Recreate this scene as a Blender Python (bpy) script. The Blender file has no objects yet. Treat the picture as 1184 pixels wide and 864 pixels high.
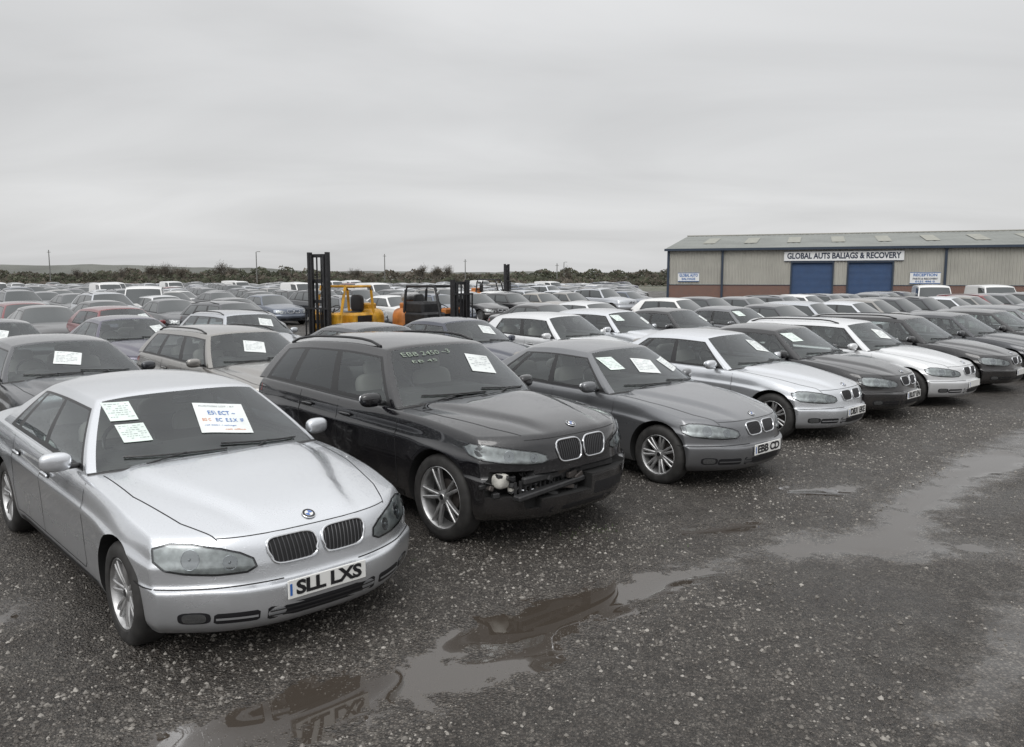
import bpy, math, random, time
import numpy as np
from mathutils import Vector, Matrix
from mathutils.bvhtree import BVHTree
T0=time.time()
random.seed(7); np.random.seed(7)
scene=bpy.context.scene
COL=scene.collection
HC=2.2
K_=HC/2.06

# ------------------------------------------------------------------ materials
def newmat(name):
    m=bpy.data.materials.new(name); m.use_nodes=True
    nt=m.node_tree; nt.nodes.clear()
    out=nt.nodes.new('ShaderNodeOutputMaterial')
    return m,nt,out
def pb(nt,**k):
    b=nt.nodes.new('ShaderNodeBsdfPrincipled')
    for a,v in k.items():
        n={'base':'Base Color','metal':'Metallic','rough':'Roughness','coat':'Coat Weight','coatr':'Coat Roughness','spec':'Specular IOR Level','ior':'IOR'}[a]
        b.inputs[n].default_value=(*v,1) if isinstance(v,(tuple,list)) and len(v)==3 else v
    return b
def simple(name,base,metal=0.0,rough=.5,coat=0.0,noise=0.0,nscale=8,bump=0.0):
    m,nt,out=newmat(name); b=pb(nt,base=base,metal=metal,rough=rough,coat=coat)
    nt.links.new(b.outputs[0],out.inputs[0])
    if noise or bump:
        tc=nt.nodes.new('ShaderNodeTexCoord'); n=nt.nodes.new('ShaderNodeTexNoise')
        n.inputs['Scale'].default_value=nscale; n.inputs['Detail'].default_value=5
        nt.links.new(tc.outputs['Object'],n.inputs['Vector'])
        if noise:
            mr=nt.nodes.new('ShaderNodeMapRange'); mr.inputs[3].default_value=1-noise; mr.inputs[4].default_value=1+noise
            mr.inputs[1].default_value=.3; mr.inputs[2].default_value=.7
            nt.links.new(n.outputs[0],mr.inputs[0])
            mx=nt.nodes.new('ShaderNodeMix'); mx.data_type='RGBA'; mx.blend_type='MULTIPLY'; mx.inputs[0].default_value=1
            mx.inputs[6].default_value=(*base,1); nt.links.new(mr.outputs[0],mx.inputs[7]); nt.links.new(mx.outputs[2],b.inputs['Base Color'])
        if bump:
            bp=nt.nodes.new('ShaderNodeBump'); bp.inputs['Strength'].default_value=bump; bp.inputs['Distance'].default_value=.01
            nt.links.new(n.outputs[0],bp.inputs['Height']); nt.links.new(bp.outputs[0],b.inputs['Normal'])
    return m
def paint(name,base,metal=.7,rough=.33,drops=True):
    m,nt,out=newmat(name); b=pb(nt,base=base,metal=metal,rough=rough,coat=.8,coatr=.03)
    L=nt.links
    tc=nt.nodes.new('ShaderNodeTexCoord')
    sp=nt.nodes.new('ShaderNodeSeparateXYZ'); L.new(tc.outputs['Object'],sp.inputs[0])
    mr=nt.nodes.new('ShaderNodeMapRange'); mr.inputs[1].default_value=.75; mr.inputs[2].default_value=.15; mr.inputs[3].default_value=.04; mr.inputs[4].default_value=.55
    L.new(sp.outputs[2],mr.inputs[0])
    n=nt.nodes.new('ShaderNodeTexNoise'); n.inputs['Scale'].default_value=5; n.inputs['Detail'].default_value=4
    L.new(tc.outputs['Object'],n.inputs['Vector'])
    mm=nt.nodes.new('ShaderNodeMath'); mm.operation='MULTIPLY'; L.new(mr.outputs[0],mm.inputs[0]); L.new(n.outputs[0],mm.inputs[1])
    mx=nt.nodes.new('ShaderNodeMix'); mx.data_type='RGBA'; mx.inputs[6].default_value=(*base,1); mx.inputs[7].default_value=(.11,.10,.09,1)
    L.new(mm.outputs[0],mx.inputs[0]); L.new(mx.outputs[2],b.inputs['Base Color'])
    r2=nt.nodes.new('ShaderNodeMapRange'); r2.inputs[3].default_value=rough-.04; r2.inputs[4].default_value=rough+.35
    L.new(mm.outputs[0],r2.inputs[0]); L.new(r2.outputs[0],b.inputs['Roughness'])
    cw=nt.nodes.new('ShaderNodeMapRange'); cw.inputs[1].default_value=0; cw.inputs[2].default_value=.4; cw.inputs[3].default_value=1.0; cw.inputs[4].default_value=.2
    L.new(mm.outputs[0],cw.inputs[0]); L.new(cw.outputs[0],b.inputs['Coat Weight'])
    if drops:
        v=nt.nodes.new('ShaderNodeTexVoronoi'); v.inputs['Scale'].default_value=85; L.new(tc.outputs['Object'],v.inputs['Vector'])
        q=nt.nodes.new('ShaderNodeMapRange'); q.inputs[1].default_value=.0; q.inputs[2].default_value=.34; q.inputs[3].default_value=1; q.inputs[4].default_value=0
        L.new(v.outputs['Distance'],q.inputs[0])
        wn=nt.nodes.new('ShaderNodeMath'); wn.operation='GREATER_THAN'; wn.inputs[1].default_value=.45
        sc=nt.nodes.new('ShaderNodeSeparateColor'); L.new(v.outputs['Color'],sc.inputs[0]); L.new(sc.outputs[0],wn.inputs[0])
        g=nt.nodes.new('ShaderNodeMath'); g.operation='MULTIPLY'; L.new(q.outputs[0],g.inputs[0]); L.new(wn.outputs[0],g.inputs[1])
        bp=nt.nodes.new('ShaderNodeBump'); bp.inputs['Strength'].default_value=.42 if base[0]>.1 else .75; bp.inputs['Distance'].default_value=.002
        L.new(g.outputs[0],bp.inputs['Height']); L.new(bp.outputs[0],b.inputs['Normal']); L.new(bp.outputs[0],b.inputs['Coat Normal'])
    L.new(b.outputs[0],out.inputs[0])
    return m
def glassmat(name,tint,extra=.0,rain=True):
    m,nt,out=newmat(name); L=nt.links
    tr=nt.nodes.new('ShaderNodeBsdfTransparent'); tr.inputs[0].default_value=(*tint,1)
    gl=nt.nodes.new('ShaderNodeBsdfGlossy'); gl.inputs['Roughness'].default_value=.02; gl.inputs[0].default_value=(.9,.93,.95,1)
    fr=nt.nodes.new('ShaderNodeFresnel'); fr.inputs[0].default_value=1.5
    ad=nt.nodes.new('ShaderNodeMath'); ad.operation='MULTIPLY_ADD'; ad.inputs[1].default_value=1.25; ad.inputs[2].default_value=extra; ad.use_clamp=True
    L.new(fr.outputs[0],ad.inputs[0])
    mx=nt.nodes.new('ShaderNodeMixShader'); L.new(ad.outputs[0],mx.inputs[0]); L.new(tr.outputs[0],mx.inputs[1]); L.new(gl.outputs[0],mx.inputs[2])
    if rain:
        tc=nt.nodes.new('ShaderNodeTexCoord'); v=nt.nodes.new('ShaderNodeTexVoronoi'); v.inputs['Scale'].default_value=70
        L.new(tc.outputs['Object'],v.inputs['Vector'])
        q=nt.nodes.new('ShaderNodeMapRange'); q.inputs[1].default_value=.0; q.inputs[2].default_value=.3; q.inputs[3].default_value=1; q.inputs[4].default_value=0
        L.new(v.outputs['Distance'],q.inputs[0])
        bp=nt.nodes.new('ShaderNodeBump'); bp.inputs['Strength'].default_value=.5; bp.inputs['Distance'].default_value=.002
        L.new(q.outputs[0],bp.inputs['Height']); L.new(bp.outputs[0],gl.inputs['Normal'])
    L.new(mx.outputs[0],out.inputs[0]); return m

M={}
M['interior']=simple('interior_dark',(.05,.05,.05),rough=.7)
M['carpet']=simple('cabin_trim',(.05,.049,.047),rough=.8,noise=.4,nscale=3)
M['seat']=simple('seat_cloth',(.27,.26,.25),rough=.75)
M['dark']=simple('wheel_well',(.010,.010,.010),rough=.9)
M['trim']=simple('black_trim',(.015,.015,.016),rough=.35)
M['plastic']=simple('black_plastic',(.024,.024,.025),rough=.5,noise=.3,nscale=20)
M['rubber']=simple('tyre_rubber',(.026,.025,.024),rough=.7,noise=.4,nscale=12,bump=.3)
M['chrome']=simple('chrome',(.70,.71,.73),metal=1,rough=.14)
M['alloy']=simple('alloy',(.46,.46,.46),metal=.8,rough=.38,noise=.25,nscale=14)
M['brake']=simple('brake_metal',(.09,.08,.075),metal=.6,rough=.5)
M['glass']=glassmat('window_glass',(.80,.85,.83),extra=.03)
M['tint']=glassmat('tinted_glass',(.13,.14,.14),extra=.03)
M['glass_far']=simple('window_glass_opaque',(.035,.042,.044),rough=.08,coat=.7)
M['lamp']=simple('lamp_reflector',(.42,.44,.44),metal=.4,rough=.3,noise=.35,nscale=22,bump=.12)
M['lampdark']=simple('lamp_bowl',(.27,.28,.29),metal=.9,rough=.15)
M['bulb']=simple('lamp_bulb',(.42,.44,.46),metal=.9,rough=.2)
M['slat']=simple('grille_slat',(.11,.11,.115),metal=.7,rough=.3)
M['lens']=glassmat('lamp_lens',(.88,.90,.90),extra=.06,rain=False)
M['red']=simple('tail_lens',(.25,.01,.01),rough=.15,coat=1)
M['paper']=simple('paper_white',(.74,.77,.76),rough=.7,noise=.06,nscale=6)
M['paperg']=simple('paper_pale',(.68,.76,.72),rough=.7,noise=.06,nscale=6)
M['inkb']=simple('ink_blue',(.05,.16,.45),rough=.6)
M['inko']=simple('ink_orange',(.65,.22,.08),rough=.6)
M['inkg']=simple('ink_grey',(.30,.33,.34),rough=.6)
M['chalk']=simple('chalk_green',(.26,.31,.25),rough=.8,noise=.5,nscale=60)
M['plate']=simple('plate_white',(.72,.72,.70),rough=.3)
M['ink']=simple('ink_black',(.012,.012,.014),rough=.4)
M['badgeblue']=simple('badge_blue',(.03,.12,.4),rough=.2,coat=1)
M['gapm']=simple('panel_gap_shadow',(.012,.012,.013),rough=.8)
M['washer']=simple('washer_bottle',(.50,.49,.45),rough=.5,noise=.3,nscale=20)
PAINT={'silver':((.66,.68,.71),.70,.26),'silver2':((.50,.52,.55),.7,.3),'pale':((.70,.71,.72),.45,.3),'grey':((.165,.17,.18),.6,.28),'warm':((.27,.26,.245),.6,.3),
 'dgrey':((.05,.053,.06),.5,.26),'black':((.005,.005,.007),.05,.12),'navy':((.022,.028,.05),.4,.25),'bluegrey':((.10,.12,.16),.5,.3),
 'white':((.74,.74,.73),.0,.3),'red':((.17,.02,.025),.3,.3),'beige':((.30,.28,.25),.6,.3),'violet':((.07,.065,.10),.5,.3)}
PN={k:paint('paint_'+k,*v) for k,v in PAINT.items()}
PF={k:paint('paint_far_'+k,*v,drops=False) for k,v in PAINT.items()}

# ------------------------------------------------------------------ geometry helpers
def curve(pts):
    xs=np.array([p[0] for p in pts],float); ys=np.array([p[1] for p in pts],float)
    d=np.diff(ys)/np.diff(xs); m=np.zeros(len(xs)); m[0]=d[0]; m[-1]=d[-1]
    for i in range(1,len(xs)-1):
        m[i]=0 if d[i-1]*d[i]<=0 else 2*d[i-1]*d[i]/(d[i-1]+d[i])
    def f(x):
        if x<=xs[0]: return float(ys[0])
        if x>=xs[-1]: return float(ys[-1])
        i=int(np.searchsorted(xs,x))-1; i=max(0,min(i,len(xs)-2))
        h=xs[i+1]-xs[i]; t=(x-xs[i])/h
        return float((2*t**3-3*t*t+1)*ys[i]+(t**3-2*t*t+t)*h*m[i]+(-2*t**3+3*t*t)*ys[i+1]+(t**3-t*t)*h*m[i+1])
    return f
def sstep(a,b,x):
    t=min(1,max(0,(x-a)/(b-a))); return t*t*(3-2*t)
class MB:
    def __init__(s): s.v=[]; s.f=[]; s.m=[]; s.mats=[]
    def mi(s,k):
        if k not in s.mats: s.mats.append(k)
        return s.mats.index(k)
    def add(s,vs,fs,mat):
        o=len(s.v); i=s.mi(mat)
        s.v+= [tuple(v) for v in vs]
        for f in fs: s.f.append(tuple(a+o for a in f)); s.m.append(i)
    def box(s,c,d,mat,rot=None,taper=1.0,bev=0):
        x,y,z=d[0]/2,d[1]/2,d[2]/2
        if bev:
            b=min(bev,x*.9,y*.9,z*.9); vs=[];
            idx={}
            for sx in(-1,1):
                for sy in(-1,1):
                    for sz in(-1,1):
                        for ax in range(3):
                            p=[sx*(x-b),sy*(y-b),sz*(z-b)]
                            p[ax]=(sx,sy,sz)[ax]*(x,y,z)[ax]
                            idx[(sx,sy,sz,ax)]=len(vs); vs.append(p)
            fs=[]
            for ax in range(3):
                o=[a for a in range(3) if a!=ax]
                for sg in(-1,1):
                    loop=[]
                    for (p,q) in((-1,-1),(1,-1),(1,1),(-1,1)):
                        k=[0,0,0]; k[ax]=sg; k[o[0]]=p; k[o[1]]=q; loop.append(idx[(*k,ax)])
                    fs.append(loop)
            for ax in range(3):
                o=[a for a in range(3) if a!=ax]
                for p in(-1,1):
                    for q in(-1,1):
                        k1=[0,0,0];k1[o[0]]=p;k1[o[1]]=q;k2=list(k1);k1[ax]=-1;k2[ax]=1
                        fs.append([idx[(*k1,o[0])],idx[(*k2,o[0])],idx[(*k2,o[1])],idx[(*k1,o[1])]])
            for sx in(-1,1):
                for sy in(-1,1):
                    for sz in(-1,1): fs.append([idx[(sx,sy,sz,a)] for a in range(3)])
        else:
            vs=[[sx*x*(taper if sz>0 else 1),sy*y*(taper if sz>0 else 1),sz*z] for sz in(-1,1) for (sx,sy) in((-1,-1),(1,-1),(1,1),(-1,1))]
            fs=[(0,3,2,1),(4,5,6,7),(0,1,5,4),(1,2,6,5),(2,3,7,6),(3,0,4,7)]
        R=rot if rot is not None else Matrix.Identity(3)
        s.add([R@Vector(v)+Vector(c) for v in vs],fs,mat)
    def tube(s,pts,r,mat,n=8,closed=False,flat=1.0):
        pts=[Vector(p) for p in pts]; N=len(pts); vs=[]; fs=[]
        up0=Vector((0,0,1))
        for i,p in enumerate(pts):
            a=pts[(i-1)%N] if (closed or i>0) else p; b=pts[(i+1)%N] if (closed or i<N-1) else p
            t=(b-a).normalized(); u=up0 if abs(t.dot(up0))<.95 else Vector((1,0,0))
            x=t.cross(u).normalized(); y=x.cross(t).normalized()
            rr=r[i] if isinstance(r,(list,tuple)) else r
            for k in range(n):
                an=2*math.pi*k/n; vs.append(p+x*math.cos(an)*rr+y*math.sin(an)*rr*flat)
        for i in range(N if closed else N-1):
            for k in range(n):
                j=(i+1)%N; fs.append((i*n+k,i*n+(k+1)%n,j*n+(k+1)%n,j*n+k))
        if not closed:
            fs.append(tuple(range(n))[::-1]); fs.append(tuple((N-1)*n+k for k in range(n)))
        s.add(vs,fs,mat)
    def lathe(s,prof,mat,n=48,axis='y',c=(0,0,0),cap=False):
        vs=[];fs=[]
        for k in range(n):
            a=2*math.pi*k/n
            for (r,h) in prof:
                if axis=='y': vs.append((c[0]+r*math.cos(a),c[1]+h,c[2]+r*math.sin(a)))
                elif axis=='z': vs.append((c[0]+r*math.cos(a),c[1]+r*math.sin(a),c[2]+h))
                else: vs.append((c[0]+h,c[1]+r*math.cos(a),c[2]+r*math.sin(a)))
        m=len(prof)
        for k in range(n):
            j=(k+1)%n
            for i in range(m-1): fs.append((k*m+i,j*m+i,j*m+i+1,k*m+i+1))
        if cap: fs.append(tuple(k*m for k in range(n))); fs.append(tuple(k*m+m-1 for k in range(n)))
        s.add(vs,fs,mat)
    def sell(s,c,d,mat,e=.6,nu=20,nv=12,rot=None):
        vs=[];fs=[]; sg=lambda x,p: math.copysign(abs(x)**p,x)
        for j in range(nv+1):
            ph=-math.pi/2+math.pi*j/nv
            for i in range(nu):
                th=2*math.pi*i/nu
                v=Vector((d[0]/2*sg(math.cos(ph),e)*sg(math.cos(th),e),d[1]/2*sg(math.cos(ph),e)*sg(math.sin(th),e),d[2]/2*sg(math.sin(ph),e)))
                if rot is not None: v=rot@v
                vs.append(v+Vector(c))
        for j in range(nv):
            for i in range(nu): fs.append((j*nu+i,j*nu+(i+1)%nu,(j+1)*nu+(i+1)%nu,(j+1)*nu+i))
        s.add(vs,fs,mat)
    def patch(s,outline,proj,mat,off=.003,rings=5,skirt=.008):
        N=len(outline); cx=sum(p[0] for p in outline)/N; cy=sum(p[1] for p in outline)/N
        vs=[];fs=[]
        for k in range(rings+1):
            t=1-k/(rings)
            if k==rings:
                P,n=proj(cx,cy); vs.append(P+n*off)
            else:
                for p in outline:
                    P,n=proj(cx+(p[0]-cx)*t,cy+(p[1]-cy)*t); vs.append(P+n*off)
        for k in range(rings):
            for i in range(N):
                j=(i+1)%N
                if k==rings-1: fs.append((k*N+i,k*N+j,rings*N))
                else: fs.append((k*N+i,k*N+j,(k+1)*N+j,(k+1)*N+i))
        o=len(vs)
        for p in outline:
            P,n=proj(*p); vs.append(P-n*skirt)
        for i in range(N): fs.append((i,(i+1)%N,o+(i+1)%N,o+i))
        s.add(vs,fs,mat)
    def ribbon(s,pts,proj,mat,w=.006,off=.0015,sub=8,closed=False):
        q=[]
        n0=len(pts); rng=range(n0 if closed else n0-1)
        for i in rng:
            a=pts[i];b=pts[(i+1)%n0]
            for k in range(sub): q.append((a[0]+(b[0]-a[0])*k/sub,a[1]+(b[1]-a[1])*k/sub))
        if not closed: q.append(pts[-1])
        PN_=[proj(*p) for p in q]; vs=[];fs=[];N=len(q)
        for i,(P,n) in enumerate(PN_):
            a=PN_[(i-1)%N][0] if (closed or i>0) else P; b=PN_[(i+1)%N][0] if (closed or i<N-1) else P
            t=(b-a)
            if t.length<1e-6: t=Vector((1,0,0))
            x=t.normalized().cross(n).normalized()*w/2
            vs+=[P+x+n*off,P-x+n*off]
        for i in range(N if closed else N-1):
            j=(i+1)%N; fs.append((2*i,2*i+1,2*j+1,2*j))
        s.add(vs,fs,mat)
    def mesh(s,name,smooth=35):
        me=bpy.data.meshes.new(name); me.from_pydata(s.v,[],s.f); me.polygons.foreach_set('material_index',s.m)
        import bmesh
        bm=bmesh.new(); bm.from_mesh(me); bmesh.ops.recalc_face_normals(bm,faces=bm.faces); bm.to_mesh(me); bm.free()
        me['mats']=','.join(s.mats)
        if smooth:
            me.polygons.foreach_set('use_smooth',[True]*len(me.polygons)); me.set_sharp_from_angle(angle=math.radians(smooth))
        for k in s.mats: me.materials.append(M.get(k))
        me.update(); return me
def text2d(txt,size=1.0,weight=0.0,sp=1.0):
    cu=bpy.data.curves.new('t','FONT'); cu.body=txt; cu.size=size; cu.align_x='CENTER'; cu.align_y='CENTER'; cu.offset=weight; cu.resolution_u=3; cu.space_line=.9; cu.space_character=sp
    ob=bpy.data.objects.new('t',cu); COL.objects.link(ob)
    dg=bpy.context.evaluated_depsgraph_get(); dg.update()
    me=bpy.data.meshes.new_from_object(ob.evaluated_get(dg))
    v=[tuple(x.co) for x in me.vertices]; f=[tuple(p.vertices) for p in me.polygons]
    bpy.data.objects.remove(ob); bpy.data.curves.remove(cu); bpy.data.meshes.remove(me)
    return v,f
def evalmods(me,mods):
    ob=bpy.data.objects.new('tmp',me); COL.objects.link(ob); extra=[]
    for kind,arg in mods:
        if kind=='sub':
            m=ob.modifiers.new('s','SUBSURF'); m.levels=arg; m.render_levels=arg
        else:
            co=bpy.data.objects.new('cut',arg); COL.objects.link(co); extra.append(co)
            m=ob.modifiers.new('b','BOOLEAN'); m.operation='DIFFERENCE'; m.solver='EXACT'; m.object=co
    dg=bpy.context.evaluated_depsgraph_get(); dg.update()
    r=bpy.data.meshes.new_from_object(ob.evaluated_get(dg))
    bpy.data.objects.remove(ob)
    for e in extra: bpy.data.objects.remove(e)
    return r
def boxgrid(A,B,C,func,tag):
    idx={};vs=[];fs=[];ms=[]
    def v(i,j,k):
        key=(i,j,k)
        if key not in idx: idx[key]=len(vs); vs.append(func(A[i],B[j],C[k]))
        return idx[key]
    nA,nB,nC=len(A)-1,len(B)-1,len(C)-1
    for i in range(nA):
        for k in range(nC):
            for j in (0,nB):
                q=[v(i,j,k),v(i+1,j,k),v(i+1,j,k+1),v(i,j,k+1)]; fs.append(q); ms.append(tag('side',(A[i]+A[i+1])/2,B[j],(C[k]+C[k+1])/2,[vs[x] for x in q]))
        for j in range(nB):
            for k in (0,nC):
                q=[v(i,j,k),v(i+1,j,k),v(i+1,j+1,k),v(i,j+1,k)]; fs.append(q); ms.append(tag('top' if k else 'bot',(A[i]+A[i+1])/2,(B[j]+B[j+1])/2,C[k],[vs[x] for x in q]))
    for j in range(nB):
        for k in range(nC):
            for i in (0,nA):
                q=[v(i,j,k),v(i,j+1,k),v(i,j+1,k+1),v(i,j,k+1)]; fs.append(q); ms.append(tag('rear' if i else 'front',A[i],(B[j]+B[j+1])/2,(C[k]+C[k+1])/2,[vs[x] for x in q]))
    me=bpy.data.meshes.new('g'); me.from_pydata(vs,[],fs); me.polygons.foreach_set('material_index',ms)
    import bmesh
    bm=bmesh.new(); bm.from_mesh(me); bmesh.ops.recalc_face_normals(bm,faces=bm.faces); bm.to_mesh(me); bm.free()
    return me
def extract(items,mats,name):
    vs=[];fs=[];mi=[];nr=[]
    for me,sel in items:
        vmap={}; cn=me.corner_normals; lp=me.loops
        for pi in sel:
            p=me.polygons[pi]; f=[]
            for li in p.loop_indices:
                vi=lp[li].vertex_index
                if vi not in vmap: vmap[vi]=len(vs); vs.append(tuple(me.vertices[vi].co))
                f.append(vmap[vi]); nr.append(tuple(cn[li].vector))
            fs.append(f); mi.append(p.material_index)
    r=bpy.data.meshes.new(name); r.from_pydata(vs,[],fs); r.polygons.foreach_set('material_index',mi)
    r.polygons.foreach_set('use_smooth',[True]*len(fs)); r.normals_split_custom_set(nr)
    r['mats']=','.join(mats)
    for k in mats: r.materials.append(M.get(k))
    return r

# ------------------------------------------------------------------ car types
def dense(ls,step):
    ls=sorted(set(ls)); o=[]
    for a,b in zip(ls[:-1],ls[1:]):
        n=max(1,math.ceil((b-a)/step-1e-6)); o+=[a+(b-a)*k/n for k in range(n)]
    return o+[ls[-1]]
def sym(l): return sorted(set([-x for x in l]+l))

TYPEP={}
TYPEP['saloon']=dict(L=4.95,sf=.87,sr=3.84,Rt=.32,Rf=.37,pf=3.0,Rr=.3,pr=3,
 zb=[(0,.19),(.5,.18),(1.2,.19),(3.4,.19),(4.35,.24),(4.95,.28)],
 zt=[(.1,.712),(.22,.765),(.4,.812),(.8,.880),(1.1,.925),(1.45,.955),(2,.94),(3.5,.95),(4.0,1.02),(4.55,1.02),(4.83,.98),(4.95,.94)],
 zs=[(.3,.70),(.6,.765),(1.0,.84),(1.5,.89),(2.6,.915),(3.7,.945),(4.45,.95),(4.95,.90)],
 w=[(0,.80),(.4,.865),(.86,.91),(1.5,.92),(3.4,.92),(4.15,.91),(4.65,.88),(4.95,.83)],
 wb=1.32,wt=2.08,rb=4.24,rt=3.56,zr=[(1.95,1.345),(2.25,1.385),(2.8,1.41),(3.2,1.40),(3.65,1.33)],wr=.61,
 win=[(.042,.415),(.44,.765),(.785,.86)],doors=[(1.52,2.58),(2.58,3.44)],
 kid=(.168,.634,.152,.074),hl=[(9.5,.57),(10.5,.615),(15,.652),(22,.682),(34,.710),(43,.712),(50,.688),(49,.62),(44,.575),(36,.555),(24,.543),(13,.545)],
 plz=.42,fog=True,tint=False,rails=False)
TYPEP['compact']=dict(TYPEP['saloon'],L=4.52,sf=.80,sr=3.52,Rt=.32,Rf=.40,
 zt=[(.1,.68),(.22,.73),(.4,.785),(.8,.870),(1.1,.915),(1.4,.945),(2,.93),(3.2,.95),(3.7,1.02),(4.1,1.02),(4.4,.985),(4.52,.95)],
 zs=[(.3,.68),(.6,.748),(1.0,.832),(1.5,.88),(2.5,.91),(3.4,.945),(4.0,.95),(4.52,.90)],
 w=[(0,.78),(.4,.84),(.8,.885),(1.4,.895),(3.1,.895),(3.8,.885),(4.2,.85),(4.52,.80)],
 zb=[(0,.19),(.5,.18),(1.2,.19),(3.2,.19),(4.0,.24),(4.52,.28)],
 wb=1.22,wt=1.95,rb=3.92,rt=3.22,zr=[(1.8,1.335),(2.1,1.38),(2.6,1.405),(3.0,1.385),(3.3,1.32)],wr=.59,
 doors=[(1.42,2.38),(2.38,3.14)],kid=(.140,.612,.124,.064),
 hl=[(8.5,.56),(9.5,.600),(14,.630),(24,.660),(38,.685),(48,.687),(55,.66),(53,.598),(46,.560),(34,.543),(22,.532),(12,.535)],plz=.40)
TYPEP['hatch']=dict(TYPEP['compact'],L=4.15,sf=.80,sr=3.38,
 zt=[(.1,.69),(.22,.735),(.4,.79),(.8,.88),(1.1,.93),(1.4,.96),(2,.94),(3.2,.96),(3.9,.99),(4.15,.97)],
 zs=[(.3,.68),(.6,.76),(1.0,.855),(1.5,.905),(2.5,.935),(3.4,.97),(3.9,.97),(4.15,.95)],
 w=[(0,.76),(.4,.82),(.8,.865),(1.4,.88),(3.1,.88),(3.7,.865),(4.15,.80)],
 zb=[(0,.19),(.5,.18),(1.2,.19),(3.2,.2),(4.15,.28)],wb=1.15,wt=1.85,rb=4.05,rt=3.66,
 zr=[(1.7,1.37),(2.0,1.41),(2.5,1.44),(3.2,1.42),(3.7,1.36)],wr=.585,win=[(.045,.42),(.455,.80)],doors=[(1.36,2.38),(2.38,3.0)])
TYPEP['estate']=dict(TYPEP['compact'],L=4.62,sr=3.56,
 zt=[(.1,.69),(.22,.735),(.4,.79),(.8,.875),(1.1,.92),(1.4,.955),(2,.94),(3.4,.96),(4.4,.99),(4.62,.97)],
 zs=[(.3,.68),(.6,.75),(1.0,.84),(1.5,.89),(2.5,.92),(3.4,.95),(4.2,.96),(4.62,.94)],
 w=[(0,.78),(.4,.84),(.8,.885),(1.4,.895),(3.1,.895),(3.9,.885),(4.3,.86),(4.62,.81)],
 zb=[(0,.19),(.5,.18),(1.2,.19),(3.3,.2),(4.62,.28)],wb=1.22,wt=1.93,rb=4.53,rt=4.12,
 zr=[(1.8,1.36),(2.1,1.41),(2.6,1.435),(3.6,1.42),(4.2,1.37)],wr=.59,win=[(.04,.34),(.37,.65),(.68,.90)],doors=[(1.42,2.40),(2.40,3.16)],rails=True)
TYPEP['suv']=dict(TYPEP['saloon'],L=4.50,sf=.86,sr=3.60,Rt=.37,Rf=.32,pf=3.2,
 zt=[(.08,.90),(.2,.955),(.4,1.0),(.8,1.05),(1.1,1.08),(1.4,1.095),(2,1.075),(3.4,1.09),(4.3,1.11),(4.50,1.07)],
 zs=[(.25,.885),(.6,.955),(1.0,1.0),(1.5,1.025),(2.5,1.05),(3.4,1.08),(4.1,1.09),(4.50,1.05)],
 w=[(0,.83),(.35,.88),(.84,.925),(1.4,.93),(3.2,.93),(3.8,.92),(4.2,.89),(4.50,.83)],
 zb=[(0,.25),(.5,.25),(1.2,.26),(3.2,.26),(4.0,.29),(4.50,.34)],wb=1.24,wt=1.90,rb=4.40,rt=4.02,
 zr=[(1.8,1.545),(2.1,1.595),(2.6,1.62),(3.3,1.60),(4.05,1.52)],wr=.625,win=[(.04,.37),(.40,.69),(.72,.90)],doors=[(1.46,2.44),(2.44,3.15)],
 kid=(.156,.790,.140,.088),hl=[(9.5,.735),(10.5,.775),(16,.806),(30,.840),(44,.870),(54,.880),(59,.85),(55,.79),(46,.755),(34,.73),(22,.714),(13,.714)],plz=.5,tint=True,rails=True)
TYPEP['van']=dict(TYPEP['hatch'],L=4.4,sf=.82,sr=3.5,Rt=.32,
 zt=[(.1,.80),(.22,.86),(.4,.92),(.8,1.0),(1.1,1.05),(2,1.05),(3.9,1.1),(4.4,1.1)],
 zs=[(.3,.78),(.6,.86),(1.0,.95),(1.5,1.0),(2.5,1.02),(4.4,1.05)],
 w=[(0,.78),(.4,.85),(.8,.89),(1.4,.90),(3.9,.90),(4.4,.87)],zb=[(0,.2),(4.4,.25)],wb=.98,wt=1.62,rb=4.36,rt=4.28,Rr=.08,
 zr=[(1.5,1.70),(1.9,1.80),(2.4,1.84),(4.3,1.82)],wr=.76,win=[(.045,.30)],doors=[(1.36,2.30)],kid=(.15,.66,.13,.05),
 hl=[(10,.64),(12,.72),(24,.76),(44,.80),(60,.81),(64,.74),(58,.66),(44,.62),(24,.60),(14,.60)])

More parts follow.
